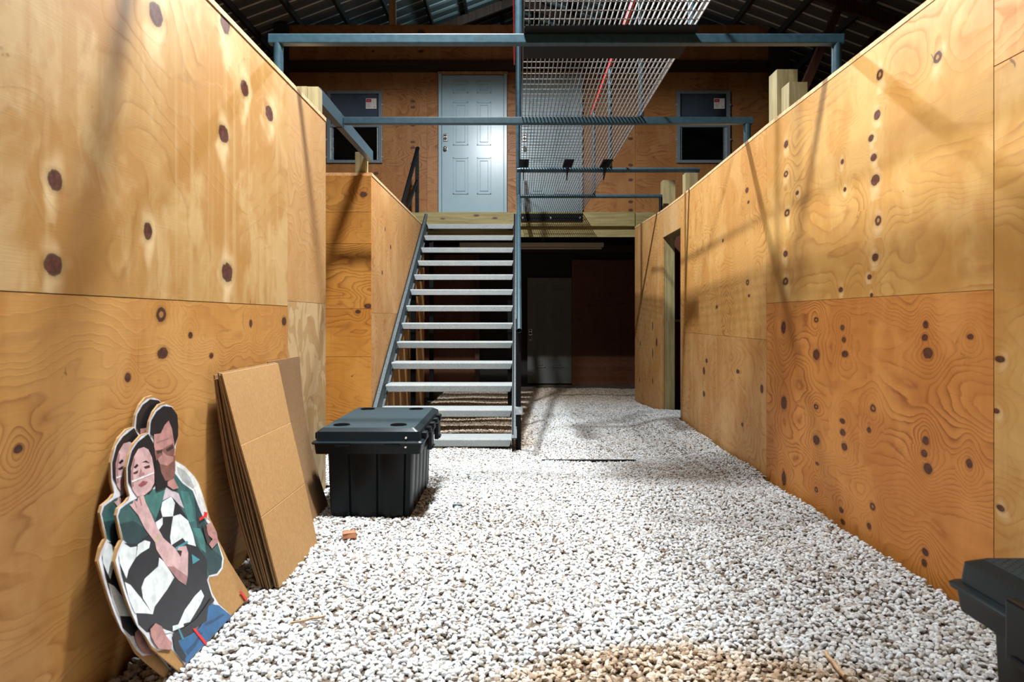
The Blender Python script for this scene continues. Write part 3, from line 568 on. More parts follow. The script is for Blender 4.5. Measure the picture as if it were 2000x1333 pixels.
def gravel_nodes():
    ng = bpy.data.node_groups.new('gravel_scatter', 'GeometryNodeTree')
    ng.interface.new_socket('Geometry', in_out='INPUT', socket_type='NodeSocketGeometry')
    ng.interface.new_socket('Geometry', in_out='OUTPUT', socket_type='NodeSocketGeometry')
    N = ng.nodes.new; Lk = ng.links.new
    gi = N('NodeGroupInput'); go = N('NodeGroupOutput')
    dp = N('GeometryNodeDistributePointsOnFaces'); dp.distribute_method = 'POISSON'
    dp.inputs['Distance Min'].default_value = .0115; dp.inputs['Density Max'].default_value = 7500; dp.inputs['Seed'].default_value = 3
    Lk(gi.outputs[0], dp.inputs['Mesh'])
    join = N('GeometryNodeJoinGeometry')
    for k in range(7):
        ic = N('GeometryNodeMeshIcoSphere'); ic.inputs['Radius'].default_value = 1.; ic.inputs['Subdivisions'].default_value = 2
        nz = N('ShaderNodeTexNoise'); nz.noise_dimensions = '4D'; nz.inputs['W'].default_value = 3.7*k+1
        nz.inputs['Scale'].default_value = .85; nz.inputs['Detail'].default_value = 1.5
        sb = N('ShaderNodeVectorMath'); sb.operation = 'SUBTRACT'; sb.inputs[1].default_value = (.5, .5, .5)
        sc = N('ShaderNodeVectorMath'); sc.operation = 'SCALE'; sc.inputs['Scale'].default_value = 1.45
        sp = N('GeometryNodeSetPosition')
        Lk(nz.outputs['Color'], sb.inputs[0]); Lk(sb.outputs[0], sc.inputs[0])
        Lk(ic.outputs['Mesh'], sp.inputs['Geometry']); Lk(sc.outputs[0], sp.inputs['Offset'])
        ss = N('GeometryNodeSetShadeSmooth'); ss.inputs['Shade Smooth'].default_value = False; Lk(sp.outputs[0], ss.inputs[0])
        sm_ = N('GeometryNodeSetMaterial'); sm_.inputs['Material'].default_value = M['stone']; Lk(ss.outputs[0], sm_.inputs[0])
        gt = N('GeometryNodeGeometryToInstance'); Lk(sm_.outputs[0], gt.inputs[0])
        Lk(gt.outputs[0], join.inputs[0])
    rot = N('FunctionNodeRandomValue'); rot.data_type = 'FLOAT_VECTOR'
    rot.inputs[0].default_value = (-.7, -.7, 0); rot.inputs[1].default_value = (.7, .7, 6.283)
    scl = N('FunctionNodeRandomValue'); scl.data_type = 'FLOAT_VECTOR'; scl.inputs['Seed'].default_value = 5
    scl.inputs[0].default_value = (.0070, .0062, .0048); scl.inputs[1].default_value = (.0150, .0118, .0085)
    io = N('GeometryNodeInstanceOnPoints'); io.inputs['Pick Instance'].default_value = True
    ri = N('FunctionNodeRandomValue'); ri.data_type = 'INT'
    ins = [s for s in ri.inputs if s.enabled]
    ri.inputs[4].default_value = 0; ri.inputs[5].default_value = 6; ri.inputs['Seed'].default_value = 9
    # lift a little at random so that the stones lie over one another
    up = N('FunctionNodeRandomValue'); up.data_type = 'FLOAT_VECTOR'; up.inputs['Seed'].default_value = 21
    up.inputs[0].default_value = (0, 0, .000); up.inputs[1].default_value = (0, 0, .011)
    sp2 = N('GeometryNodeSetPosition'); Lk(dp.outputs['Points'], sp2.inputs['Geometry']); Lk(up.outputs[0], sp2.inputs['Offset'])
    Lk(sp2.outputs[0], io.inputs['Points']); Lk(join.outputs[0], io.inputs['Instance'])
    Lk(ri.outputs[2], io.inputs['Instance Index'])
    Lk(rot.outputs[0], io.inputs['Rotation']); Lk(scl.outputs[0], io.inputs['Scale'])
    j2 = N('GeometryNodeJoinGeometry'); Lk(gi.outputs[0], j2.inputs[0]); Lk(io.outputs[0], j2.inputs[0])
    Lk(j2.outputs[0], go.inputs[0])
    return ng
md = g.modifiers.new('scatter', 'NODES'); md.node_group = gravel_nodes()
fl = box('floor', -6, 6, -3, 17, -.32, -.29, M['dirt'])
tag(fl, 'bare dark earth floor under and beyond the gravel', 'floor', kind='structure')
bm = bmesh.new()
add_box(bm, -6, 6, 11.55, 13.2, -.29, -.155)
ef = obj('floor_back', bm, M['dirt']); tag(ef, 'dark earth under the deck at the back of the hall', 'floor', kind='structure')

# ------------------------------------------------------------------ upper wall at the back, doors, windows
wb = thing('wall_back', (0, 10.6, 2.57), 'orange plywood wall of the upper level at the back', 'wall', kind='structure')
BY = 10.6
def bpanel(x0, x1, z0, z1, kn=(), uv=0.):
    panel('plywood_sheet', (x0, BY), (x1, BY), z0, z1, M['ply_back'], wb, kn, side=-1, uv0=uv+x0)
Zw0, Zw1, Zt = 3.467, 4.565, 4.87
bpanel(-3.54, -2.94, Zw0, Zt)
bpanel(-2.94, -2.10, Zw1, Zt, uv=3.)
bpanel(-2.94, -2.10, 2.4, Zw0, [(.75, 3.3, .03, .02, 0)])
bpanel(-3.54, -2.94, 2.4, Zw0, uv=2)
bpanel(-2.10, -1.40, 2.4, Zt, [(.48, z, .032, .018, 0) for z in (4.42, 4.33, 3.79, 3.70, 4.05, 3.45, 3.1)], uv=5.)
bpanel(-1.397, .98, 2.4, Zt, uv=8.)
bpanel(.983, 1.83, 2.4, Zt, [(.78, z, .032, .02, 0) for z in (3.84, 3.43, 3.2, 2.73, 2.86, 2.6)]+[(.55, 2.64, .035, .03, 0)], uv=1.)
bpanel(1.833, 2.48, 2.4, Zt, uv=6.)
bpanel(2.48, 3.29, 2.4, Zw0, uv=7.)
bpanel(2.48, 3.29, Zw1, Zt, uv=9.)
bpanel(3.29, 3.9, 2.4, Zt, uv=4.)
bpanel(-3.54, -1.2, 5.04, 5.61, [(1.3, 5.5, .025, .015, 1), (2.05, 5.5, .05, .03, 0), (2.05, 5.2, .04, .02, 0), (1.3, 5.2, .02, .015, 0)], uv=2.)
bpanel(-1.2, 3.9, 5.04, 5.61, uv=7.)
box('dark_beam', -3.6, 3.95, BY-.05, BY+.05, Zt, 5.04, M['darkwood_x'], wb)
box('gable_stud', -1.99, -1.885, BY, BY+.05, 5.6, 6.4, M['stud'], wb)
box('corner_post', -3.75, -3.54, BY-.1, BY+.1, 0, 5.6, M['void'], wb)
box('corner_post', 3.9, 4.2, BY-.1, BY+.1, 0, 5.6, M['void'], wb)
# rooms behind the windows
for xa, xb in ((-3.5, -1.5), (2.0, 3.85)):
    bm = bmesh.new()
    add_box(bm, xa, xb, 12.4, 12.44, 2.5, 5.0); add_box(bm, xa, xa+.04, 10.7, 12.4, 2.5, 5.0); add_box(bm, xb-.04, xb, 10.7, 12.4, 2.5, 5.0)
    add_box(bm, xa, xb, 10.7, 12.4, 4.8, 4.84); add_box(bm, xa, xb, 10.7, 12.4, 2.58, 2.62)
    obj('room_lining', bm, M['lining'], wb)

def hexpanel(bm, x0, x1, z0, z1, y, d=.012):
    """raised moulding of a door panel: a stepped frame with a raised field"""
    for (i, w) in ((0, .016), (.045, .010)):
        a0, a1, b0, b1 = x0+i, x1-i, z0+i, z1-i
        for r in ((a0, a1, b0, b0+w), (a0, a1, b1-w, b1), (a0, a0+w, b0, b1), (a1-w, a1, b0, b1)):
            add_box(bm, r[0], r[1], y-d, y+.004, r[2], r[3], .003)
def six_panel_door(name, x0, x1, z0, z1, y, rows, cols, mats, label, knob_left=True, kz=(.95, 1.12), frame=True):
    t = thing(name, ((x0+x1)/2, y, z0), label, 'door', kind='structure')
    box('slab', x0, x1, y-.045, y, z0, z1, mats, t, .003)
    for (a, b) in cols:
        for (c, d) in rows:
            bm = bmesh.new(); hexpanel(bm, a, b, c, d, y-.045); obj('panel_moulding', bm, mats, t)
    if frame:
        box('jamb', x0-.05, x0-.004, y-.075, y, z0, z1+.01, mats, t, .003)
        box('jamb', x1+.004, x1+.05, y-.075, y, z0, z1+.01, mats, t, .003)
        box('head_trim', x0-.06, x1+.06, y-.07, y, z1+.012, z1+.05, M['stud'], t)
    kx = x0+.055 if knob_left else x1-.055
    bm = bmesh.new(); add_tube(bm, (kx, y-.045, z0+kz[0]), (kx, y-.054, z0+kz[0]), .034, 20); add_tube(bm, (kx, y-.05, z0+kz[0]), (kx, y-.085, z0+kz[0]), .014, 12)
    r = bmesh.ops.create_uvsphere(bm, u_segments=16, v_segments=10, radius=.03); bmesh.ops.translate(bm, verts=r['verts'], vec=(kx, y-.10, z0+kz[0]))
    obj('door_knob', bm, M['chrome'], t, smooth=True)
    bm = bmesh.new(); add_box(bm, kx-.034, kx+.034, y-.062, y-.045, z0+kz[1]-.06, z0+kz[1]+.06, .01)
    d = obj('deadbolt', bm, M['chrome'], t)
    bm = bmesh.new(); add_tube(bm, (kx, y-.062, z0+kz[1]-.02), (kx, y-.07, z0+kz[1]-.02), .024, 16); add_box(bm, kx-.022, kx+.022, y-.066, y-.06, z0+kz[1]+.015, z0+kz[1]+.045, .004)
    obj('keypad', bm, M['black'], d, smooth=True)
    return t
px = lambda x: (x-1010)*BY/1333
pz = lambda y: 1.05+(622-y)*BY/1333
rows = [(pz(185), pz(163)), (pz(286), pz(202)), (pz(381), pz(310))]
six_panel_door('door_1', -1.161, -.207, 2.58, pz(150), BY-.02, rows, [(-.99, -.755), (-.62, -.40)], M['white_door'], 'white six-panel door at the head of the stairs', kz=(1.085, 1.26))
six_panel_door('door_2', .06, .955, 2.58, pz(150), BY-.02, rows, [(.20, .42), (.58, .80)], M['white_door'], 'white six-panel door seen through the catwalk grating', kz=(1.085, 1.26))

def window(name, x0, x1, z0, z1, label, sx):
    t = thing(name, ((x0+x1)/2, BY, z0), label, 'window', kind='structure')
    y0, y1 = BY-.04, BY+.06; w = .045
    bm = bmesh.new()
    add_box(bm, x0-.01, x0+w, y0, y1, z0-.01, z1+.01, .004); add_box(bm, x1-w, x1+.01, y0, y1, z0-.01, z1+.01, .004)
    add_box(bm, x0+w, x1-w, y0, y1, z1-w+.01, z1+.01, .004); add_box(bm, x0+w, x1-w, y0, y1, z0-.01, z0+w-.01, .004)
    obj('window_frame', bm, M['vinyl'], t)
    zm = z0+.53*(z1-z0)
    box('meeting_rail', x0+w, x1-w, y0+.005, y0+.045, zm-.035, zm+.015, M['vinyl'], t, .004)
    for sgn in (0, 1):
        xx = x0+w if sgn == 0 else x1-w-.03
        box('sash_stile', xx, xx+.03, y0+.03, y0+.055, z0+w, zm, M['zinc'], t)
    box('glass_pane', x0+w-.01, x1-w+.01, y0+.022, y0+.027, zm, z1-w+.02, M['glass'], t)
    box('pane_backing', x0+w-.01, x1-w+.01, y0+.040, y0+.043, zm, z1-w+.02, M['shade'], t)  # added grey panel standing in for the room seen through the pane
    box('glass_pane', x0+w-.01, x1-w+.01, y0+.062, y0+.067, z0+w-.02, zm, M['glass'], t)
    s = box('sticker', sx, sx+.165, y0+.019, y0+.0215, z1-.265, z1-.105, M['sticker'], t)
    box('sticker_heading', sx+.005, sx+.085, y0+.0175, y0+.019, z1-.165, z1-.115, M['sticker_red'], s)
    bm = bmesh.new()
    for k in range(4): add_box(bm, sx+.015, sx+.075-.008*(k % 2), y0+.0175, y0+.019, z1-.190-.018*k, z1-.184-.018*k)
    add_box(bm, sx+.125, sx+.145, y0+.0175, y0+.019, z1-.245, z1-.228)
    add_box(bm, sx+.02, sx+.07, y0+.0165, y0+.0175, z1-.146, z1-.136)
    obj('sticker_print', bm, M['sticker_grey'], s)
    for cx_ in (x0-.012, x1+.012):
        for k in range(4): tube('flange_screw', (cx_, y0-.004, z0+.08+k*.27), (cx_, y0+.05, z0+.08+k*.27), .014, M['zinc'], t, 10)
    return t
window('window_1', -2.94, -2.10, Zw0, Zw1, 'grey framed sash window with sticker, left of the upper door', -2.345)
window('window_2', 2.48, 3.29, Zw0, Zw1, 'grey framed sash window with sticker, at the right of the upper wall', 3.05)

# ------------------------------------------------------------------ deck
dk = thing('deck', (0, 9.8, 2.2), 'upper timber deck at the head of the stairs with pale rim boards', 'deck', kind='structure')
box('deck_boards', -4.5, 4.5, 9.86, 13.0, 2.53, 2.57, M['treated_x'], dk)
box('rim_board', -4.5, -.03, 9.8, 9.84, 2.40, 2.575, M['treated_x'], dk)
box('rim_board', -.028, 1.69, 9.8, 9.84, 2.375, 2.575, M['treated_x'], dk)
box('rim_board', 1.692, 4.5, 9.82, 9.86, 2.375, 2.575, M['treated_x'], dk)
box('rim_board', -4.5, 4.5, 9.86, 9.90, 2.225, 2.53, M['treated_x'], dk)
for k in range(9):
    x = -3.6+k*.8
    box('joist', x, x+.045, 9.9, 13.0, 2.33, 2.53, M['darkwood_y'], dk)
box('ledger', -4.5, 4.5, 11.9, 11.95, 2.2, 2.33, M['darkwood_x'], dk)
t = thing('steel_post', (-1.25, 9.97, -.15), 'black steel post under the deck, behind the stairs', 'post')
box('tube', -1.28, -1.22, 9.94, 10.0, -.15, 2.32, M['black_steel'], t); box('foot_plate', -1.31, -1.19, 9.91, 10.03, -.15, -.135, M['black_steel'], t)
box('head_plate', -1.30, -1.20, 9.92, 10.02, 2.315, 2.33, M['black_steel'], t)

# lower wall beneath the deck
wlb = thing('wall_back_lower', (0, 12.4, -.15), 'dark reddish plywood wall under the deck', 'wall', kind='structure')
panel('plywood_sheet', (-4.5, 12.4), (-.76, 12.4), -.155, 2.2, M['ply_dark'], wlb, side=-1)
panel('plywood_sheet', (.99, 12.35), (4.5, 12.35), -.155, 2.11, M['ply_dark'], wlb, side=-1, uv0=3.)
box('stud', -.76, -.68, 12.3, 12.4, -.155, 2.2, M['redwood'], wlb)
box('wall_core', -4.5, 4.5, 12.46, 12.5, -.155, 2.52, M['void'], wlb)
lx = lambda x: (x-1010)*12.4/1333
lz = lambda y: 1.05+(622-y)*12.4/1333
six_panel_door('door_3', lx(1030), lx(1116), -.13, lz(543), 12.4, [(lz(570), lz(558)), (lz(647), lz(588)), (lz(718), lz(668))], [(lx(1047), lx(1065)), (lx(1080), lx(1100))], M['shaded_door'], 'pale six-panel door in the shade under the deck', kz=(.80, .93), frame=False)
t = thing('light_fixture', (.24, 11.3, 2.2), 'long unlit strip light hung under the deck joists', 'light')
box('housing', -.95, 1.43, 11.25, 11.35, 2.23, 2.30, M['white_fix'], t, .006)
tube('fluorescent_tube', (-.92, 11.3, 2.21), (1.40, 11.3, 2.21), .016, M['white_fix'], t)
for x in (-.6, 1.1): tube('hanger', (x, 11.3, 2.29), (x, 11.3, 2.54), .006, M['black_steel'], t)

# ------------------------------------------------------------------ staircase
st = thing('staircase', (-.66, 6.0, -.1), 'open steel staircase with gritty grey treads rising to the deck', 'staircase')
RUN, RISE, YT, ZT = .308, .2, 9.75, 2.40
SL = RISE/RUN
for i in range(13):
    y = YT-RUN*i; z = ZT-RISE*i
    if i == 12: z -= .02
    bm = bmesh.new()
    xa, xb = -1.285, -.05
    prof = [(y, z-.012), (y+.008, z-.004), (y+.022, z), (y+.27, z), (y+.27, z-.03), (y+.05, z-.03), (y+.05, z-.068), (y+.004, z-.068)]
    a = [bm.verts.new((xa, p[0], p[1])) for p in prof]; b = [bm.verts.new((xb, p[0], p[1])) for p in prof]
    n = len(prof)
    bm.faces.new(a); bm.faces.new(list(reversed(b)))
    for k in range(n): bm.faces.new((a[k], b[k], b[(k+1) % n], a[(k+1) % n]))
    for v in bm.verts:      # the ends of the nosing are nipped in
        if v.co.z < z-.06 and v.co.y < y+.01: v.co.x += .02*(1 if v.co.x < -.6 else -1)
    tr = obj('tread', bm, M['tread'], st)
    for x in (-1.24, -.10):
        bm = bmesh.new(); add_box(bm, x-.03, x+.03, y+.05, y+.26, z-.075, z-.03)
        obj('tread_cleat', bm, M['black_steel'], tr)
def string_x(x0, x1, name, mat, y0=5.93, y1=9.8, dn=.20, up=.03, zshift=0.):
    bm = bmesh.new()
    zl = lambda y: ZT+SL*(y-YT)+zshift
    pts = [(x0, y0, zl(y0)+up), (x0, y1, zl(y1)+up), (x0, y1, zl(y1)-dn), (x0, y0+.1, zl(y0+.1)-dn), (x0, y0, zl(y0)-dn+.03)]
    add_prism(bm, pts, (x1-x0, 0, 0))
    return obj(name, bm, mat, st)
sl = string_x(-1.325, -1.315, 'stringer', M['black_steel'], up=.12, dn=.16)
bm = bmesh.new()
zl = lambda y: ZT+SL*(y-YT)
add_bar(bm, (-1.304, 5.9, zl(5.9)+.11), (-1.304, 9.8, zl(9.8)+.11), .042, .016); add_bar(bm, (-1.304, 5.95, zl(5.95)-.15), (-1.304, 9.8, zl(9.8)-.15), .042, .016)
bm2 = bmesh.new(); add_bar(bm2, (-1.308, 5.9, zl(5.9)-.02), (-1.308, 9.8, zl(9.8)-.02), .012, .24)
obj('stringer_flange', bm, M['stringer'], sl)
obj('stringer_web', bm2, M['stringer'], sl)
sr = string_x(-.045, -.03, 'stringer', M['black_steel'], up=.12, dn=.16)
bm = bmesh.new(); add_bar(bm, (-.025, 5.9, zl(5.9)+.11), (-.025, 9.8, zl(9.8)+.11), .045, .014); obj('stringer_flange', bm, M['stringer'], sr)
for x in (-1.27, -.085):
    box('support_leg', x-.03, x+.03, 8.32, 8.38, -.15, zl(8.35)-.12, M['black_steel'], st)
# right handrail: newel, sloped pipe, balusters
HS = .94
hz = lambda y: 1.035+SL*(y-6.0)
bm = bmesh.new(); add_tube(bm, (.018, 5.86, hz(5.86)), (.018, 9.75, hz(9.75)), .0225, 16, cap=False)
hr = obj('handrail', bm, M['steel'], st, smooth=True)
box('newel_post', -.012, .034, 6.02, 6.066, -.12, hz(6.04)-.015, M['black_steel'], st)
box('newel_foot', -.02, .05, 6.0, 6.09, .20, .27, M['zinc'], st, .01)
for y in (7.3, 8.5, 9.7):
    tube('baluster', (.012, y, zl(y)), (.012, y, hz(y)), .016, M['steel'], st)
# left handrail on the wall side
lh = tube('handrail', (-1.42, 8.2, 2.25), (-1.42, 9.75, 3.48), .028, M['black_steel'], st)
box('handrail_post', -1.465, -1.415, 9.80, 9.85, 2.57, 3.5, M['black_steel'], st)
tube('handrail_brace', (-1.42, 8.75, 2.44), (-1.44, 9.80, 3.02), .025, M['black_steel'], st)


# ------------------------------------------------------------------ catwalk
cw = thing('catwalk', (.48, 5.0, 2.5), 'steel grating catwalk overhead, its pipe crossbars resting on both walls', 'catwalk')
GX0, GX1, GY0, GY1 = .035, .925, 1.5, 9.86
bm = bmesh.new()
nb = int(round((GX1-GX0)/.0265))
for i in range(nb+1):
    x = GX0+(GX1-GX0)*i/nb
    add_box(bm, x-.0022, x+.0022, GY0, GY1, 2.570, 2.587)
k = 0; y = GY0+.04
while y < GY1:
    add_box(bm, GX0, GX1, y-.0025, y+.0025, 2.579, 2.584); y += .0975
obj('grating', bm, M['galv'], cw)
for (y, xa, xb) in ((2.23, -1.32, 1.76), (3.65, -1.325, 1.742), (5.15, -1.305, 1.776)):
    box('crossbar', xa, xb, y-.025, y+.025, 2.513, 2.565, M['steel'], cw, .006)
tube('crossbar', (.0, 6.86, 2.54), (1.83, 6.86, 2.54), .025, M['steel'], cw)
tube('crossbar', (.0, 8.33, 2.54), (1.77, 8.33, 2.54), .023, M['steel'], cw)
for (x, y) in ((-1.277, 3.65), (1.708, 3.65), (-1.277, 2.23), (1.712, 2.23), (1.735, 5.15)):
    tube('bearing_leg', (x, y, 2.30 if x < 0 else 2.355), (x, y, 2.52), .026, M['steel'], cw)
tube('bearing_leg', (1.752, 8.33, 2.355), (1.752, 8.33, 2.53), .022, M['black_steel'], cw)
ep = box('end_plate', .055, .935, 9.775, 9.798, 2.44, 2.55, M['black_steel'], cw)
for x in (.08, .48, .90): tube('plate_bolt', (x, 9.775, 2.49), (x, 9.765, 2.49), .014, M['zinc'], ep, 8)
box('joint_plate', .04, .945, 3.52, 3.625, 2.560, 2.566, M['black_steel'], cw)
box('joint_plate', .035, .935, 3.675, 3.945, 2.552, 2.566, M['black_steel'], cw)
for x in (.065, .50, .87):
    bm = bmesh.new()
    add_box(bm, x-.045, x+.045, 6.50, 6.83, 2.558, 2.566)
    add_prism(bm, [(x-.004, 6.50, 2.56), (x-.004, 6.88, 2.56), (x-.004, 6.88, 2.44)], (.008, 0, 0))
    obj('bracket', bm, M['black_steel'], cw)
for (xx, R) in ((.010, .0215), (.935, .0205)):
    for y in (3.65, 5.15, 6.86, 8.33):
        tube('rail_post', (xx, y, 2.565), (xx, y, 3.57), R, M['steel'], cw)
bm = bmesh.new(); add_bar(bm, (.93, 1.6, 3.59), (.93, 8.5, 3.59), .03, .03); obj('top_rail', bm, M['red_rail'], cw)
bm = bmesh.new(); add_bar(bm, (-.028, 1.6, 3.59), (-.028, 6.8, 3.59), .012, .03); obj('top_rail', bm, M['red_rail'], cw)
tube('cable', (1.0, 1.6, 2.72), (.985, 8.0, 2.72), .009, M['zinc'], cw)
def bx(y): return -1.305-.037*(y-4.4)
def bz(y): return 2.505+.034*(y-4.4)
for (ya, yb) in ((4.446, 5.10), (5.128, 6.42)):
    bm = bmesh.new(); add_bar(bm, (bx(ya), ya, bz(ya)), (bx(yb), yb, bz(yb)), .05, .094); obj('side_beam', bm, M['steel'], cw)

# ------------------------------------------------------------------ roof
rf = thing('ceiling', (0, 9, 6), 'dark ribbed metal roof on timber purlins above the hall', 'roof', kind='structure')
RZ, RS = 7.0, .38
def roof_side(s):
    bm = bmesh.new()
    prof = []; y = -1.0
    while y < 15.5:
        prof += [(y, 0), (y+.17, 0), (y+.185, .03), (y+.265, .03)]; y += .28
    a = []; b = []
    for (yy, h) in prof:
        a.append(bm.verts.new((0, yy, RZ+h+.02))); b.append(bm.verts.new((s*6.2, yy, RZ-RS*6.2+h+.02)))
    for i in range(len(prof)-1):
        f = bm.faces.new((a[i], a[i+1], b[i+1], b[i])); f.material_index = 1 if i % 4 == 2 else 0
    return obj('roof_sheet', bm, [M['roof'], M['lit_rib']], rf)
roof_side(-1); roof_side(1)
for s in (-1, 1):
    for k in range(10):
        x = s*(.3+.62*k); z = RZ-RS*abs(x)
        bm = bmesh.new(); add_bar(bm, (x, -1, z-.035), (x, 15.5, z-.035), .05, .10); obj('purlin', bm, M['darkwood_y'], rf)
    for y in (2.2, 5.6, 9.0, 12.4):
        bm = bmesh.new(); add_bar(bm, (0, y, RZ-.16), (s*6.0, y, RZ-RS*6.0-.16), .06, .16); obj('rafter', bm, M['redwood'], rf)
    for y in (9.0,):
        bm = bmesh.new(); add_bar(bm, (s*3.7, y, 3.9), (s*4.25, y, RZ-RS*4.25-.2), .10, .10, (0, 1, 0)); obj('knee_brace', bm, M['redwood'], rf)
        bm = bmesh.new(); add_bar(bm, (s*3.72, y+.3, 3.6), (s*4.9, y+.3, RZ-RS*4.9-.2), .06, .12, (0, 1, 0)); obj('knee_brace', bm, M['redwood'], rf)
    wo = box('wall_outer_left' if s < 0 else 'wall_outer_right', min(s*5.6, s*5.7), max(s*5.6, s*5.7), -1, 15.5, -.3, RZ-RS*5.6, M['void'])
    tag(wo, 'dark outer wall of the shed beyond the %s partition' % ('left' if s < 0 else 'right'), 'wall', kind='structure')
bm = bmesh.new(); add_prism(bm, [(-5.6, 15.4, -.3), (5.6, 15.4, -.3), (5.6, 15.4, RZ-RS*5.6), (0, 15.4, RZ), (-5.6, 15.4, RZ-RS*5.6)], (0, .1, 0))
tag(obj('wall_gable', bm, M['void']), 'dark gable wall at the far end of the shed', 'wall', kind='structure')

# ------------------------------------------------------------------ storage bins
def ring_loft(bm, rings, cap0=True, cap1=True):
    R = [[bm.verts.new(p) for p in r] for r in rings]
    n = len(R[0])
    for a, b in zip(R, R[1:]):
        for i in range(n): bm.faces.new((a[i], a[(i+1) % n], b[(i+1) % n], b[i]))
    if cap0: bm.faces.new(list(reversed(R[0])))
    if cap1: bm.faces.new(R[-1])
def rrect(x0, x1, y0, y1, z, r=.02, seg=4):
    pts = []
    for (cx_, cy_, a0) in ((x1-r, y0+r, -90), (x1-r, y1-r, 0), (x0+r, y1-r, 90), (x0+r, y0+r, 180)):
        for k in range(seg+1):
            a = math.radians(a0+90*k/seg); pts.append((cx_+r*math.cos(a), cy_+r*math.sin(a), z))
    return pts
def ribbed(x0, x1, y0, y1, z, d=.014):
    """outline of the tub with upright grooves on every side"""
    pts = []
    def side(ax, ay, bx, by, nx_, ny_, n):
        for k in range(n):
            for (f, o) in ((.10, 0), (.70, 0), (.76, d), (.94, d)):
                u = (k+f+.02)/(n+.02) if k or f > .1 else 0.02
                pts.append((ax+(bx-ax)*u+nx_*o, ay+(by-ay)*u+ny_*o, z))
        pts.append((bx-(bx-ax)*.02, by-(by-ay)*.02, z))
    side(x0, y0, x1, y0, 0, 1, 3); side(x1, y0, x1, y1, -1, 0, 5); side(x1, y1, x0, y1, 0, -1, 3); side(x0, y1, x0, y0, 1, 0, 5)
    return pts
def storage_bin(loc, rz, label, ribs_left, ribs_right):
    """built round its own centre: lid 0.585 x 0.92, 0.47 high"""
    t = thing('storage_bin', (0, 0, 0), label, 'storage bin', group=None)
    bm = bmesh.new()
    bx0, bx1, by0, by1 = -.225, .235, -.40, .36
    rings = []
    for (z, s) in ((-.03, .026), (-.005, .014), (.30, .004), (.38, 0)):
        rings.append(ribbed(bx0+s, bx1-s, by0+s, by1-s, z))
    ring_loft(bm, rings)
    obj('tub', bm, M['plastic'], t, smooth=True)
    lx0, lx1, ly0, ly1 = -.287, .292, -.46, .46
    bm = bmesh.new()
    ring_loft(bm, [rrect(lx0+.012, lx1-.012, ly0+.012, ly1-.012, .335, .02), rrect(lx0+.006, lx1-.006, ly0+.006, ly1-.006, .386, .02), rrect(bx0, bx1, by0, by1, .386, .02)][:2])
    obj('collar', bm, M['plastic'], t, smooth=True)
    bm = bmesh.new()
    ring_loft(bm, [rrect(lx0-.004, lx1+.004, ly0-.006, ly1+.006, .388, .022), rrect(lx0-.006, lx1+.006, ly0-.008, ly1+.008, .396, .022), rrect(lx0+.002, lx1-.002, ly0, ly1, .402, .02),
                   rrect(lx0+.016, lx1-.012, ly0+.012, ly1-.012, .404, .02), rrect(lx0+.020, lx1-.018, ly0+.016, ly1-.016, .452, .02), rrect(lx0+.044, lx1-.048, ly0+.046, ly1-.05, .469, .016)], True, False)
    lid = obj('lid', bm, M['plastic_lid'], t, smooth=True)
    # lid top with four sunk rings
    bm = bmesh.new()
    outer = [bm.verts.new(p) for p in rrect(lx0+.044, lx1-.048, ly0+.046, ly1-.05, .469, .016)]
    es = [bm.edges.new((outer[i], outer[(i+1) % len(outer)])) for i in range(len(outer))]
    cen = [(-.165, -.325), (.145, -.325), (-.165, .325), (.145, .325)]
    holes = []
    for (cx_, cy_) in cen:
        h = [bm.verts.new((cx_+.042*math.cos(2*PI*k/20), cy_+.042*math.sin(2*PI*k/20), .469)) for k in range(20)]
        es += [bm.edges.new((h[i], h[(i+1) % 20])) for i in range(20)]; holes.append(h)
    bmesh.ops.triangle_fill(bm, edges=es, use_beauty=True)
    obj('lid_top', bm, M['plastic_top'], lid)
    for (cx_, cy_) in cen:
        bm = bmesh.new()
        for (r0, z0_, r1, z1_) in ((.042, .469, .040, .452), (.040, .452, .0, .450), (.046, .469, .044, .473), (.044, .473, .042, .469)):
            ra = [bm.verts.new((cx_+r0*math.cos(2*PI*k/20), cy_+r0*math.sin(2*PI*k/20), z0_)) for k in range(20)]
            if r1 == 0.: bm.faces.new(ra); continue
            rb = [bm.verts.new((cx_+r1*math.cos(2*PI*k/20), cy_+r1*math.sin(2*PI*k/20), z1_)) for k in range(20)]
            for i in range(20): bm.faces.new((ra[i], ra[(i+1) % 20], rb[(i+1) % 20], rb[i]))
        obj('cup_recess', bm, M['plastic'], lid, smooth=True)
    for sx_, ribs in ((-1, ribs_left), (1, ribs_right)):
        X = lx1 if sx_ > 0 else lx0
        for (y, latch) in ribs:
            if not latch or len(ribs) > 2:
                bm = bmesh.new()
                add_box(bm, X-.022 if sx_ > 0 else X-.012, X+.012 if sx_ > 0 else X+.022, y-.035, y+.035, .398, .436, .008)
                obj('lid_rib', bm, M['plastic'], lid)
            if latch:
                w_ = .05 if len(ribs) > 2 else .075
                zt = .412 if len(ribs) > 2 else .446
                bm = bmesh.new(); add_box(bm, min(X-.006*sx_, X+.02*sx_), max(X-.006*sx_, X+.02*sx_), y-w_, y+w_, .312, zt, .006)
                add_box(bm, min(X+.018*sx_, X+.028*sx_), max(X+.018*sx_, X+.028*sx_), y-w_*.7, y+w_*.7, .318, .332, .003)
                obj('latch', bm, M['plastic'], t)
    for (x, w) in ((-.125, .04), (.135, .04)): box('hinge_tab', x-w, x+w, ly0-.012, ly0+.004, .376, .389, M['plastic'], t, .002)
    for z in (.420, .374): tube('rivet', (.205, ly0+.014, z), (.205, ly0-.004+.012*(z > .4), z), .0055, M['sticker'], t, 10)
    t.location = loc; t.rotation_euler = (0, 0, rz)
    return t
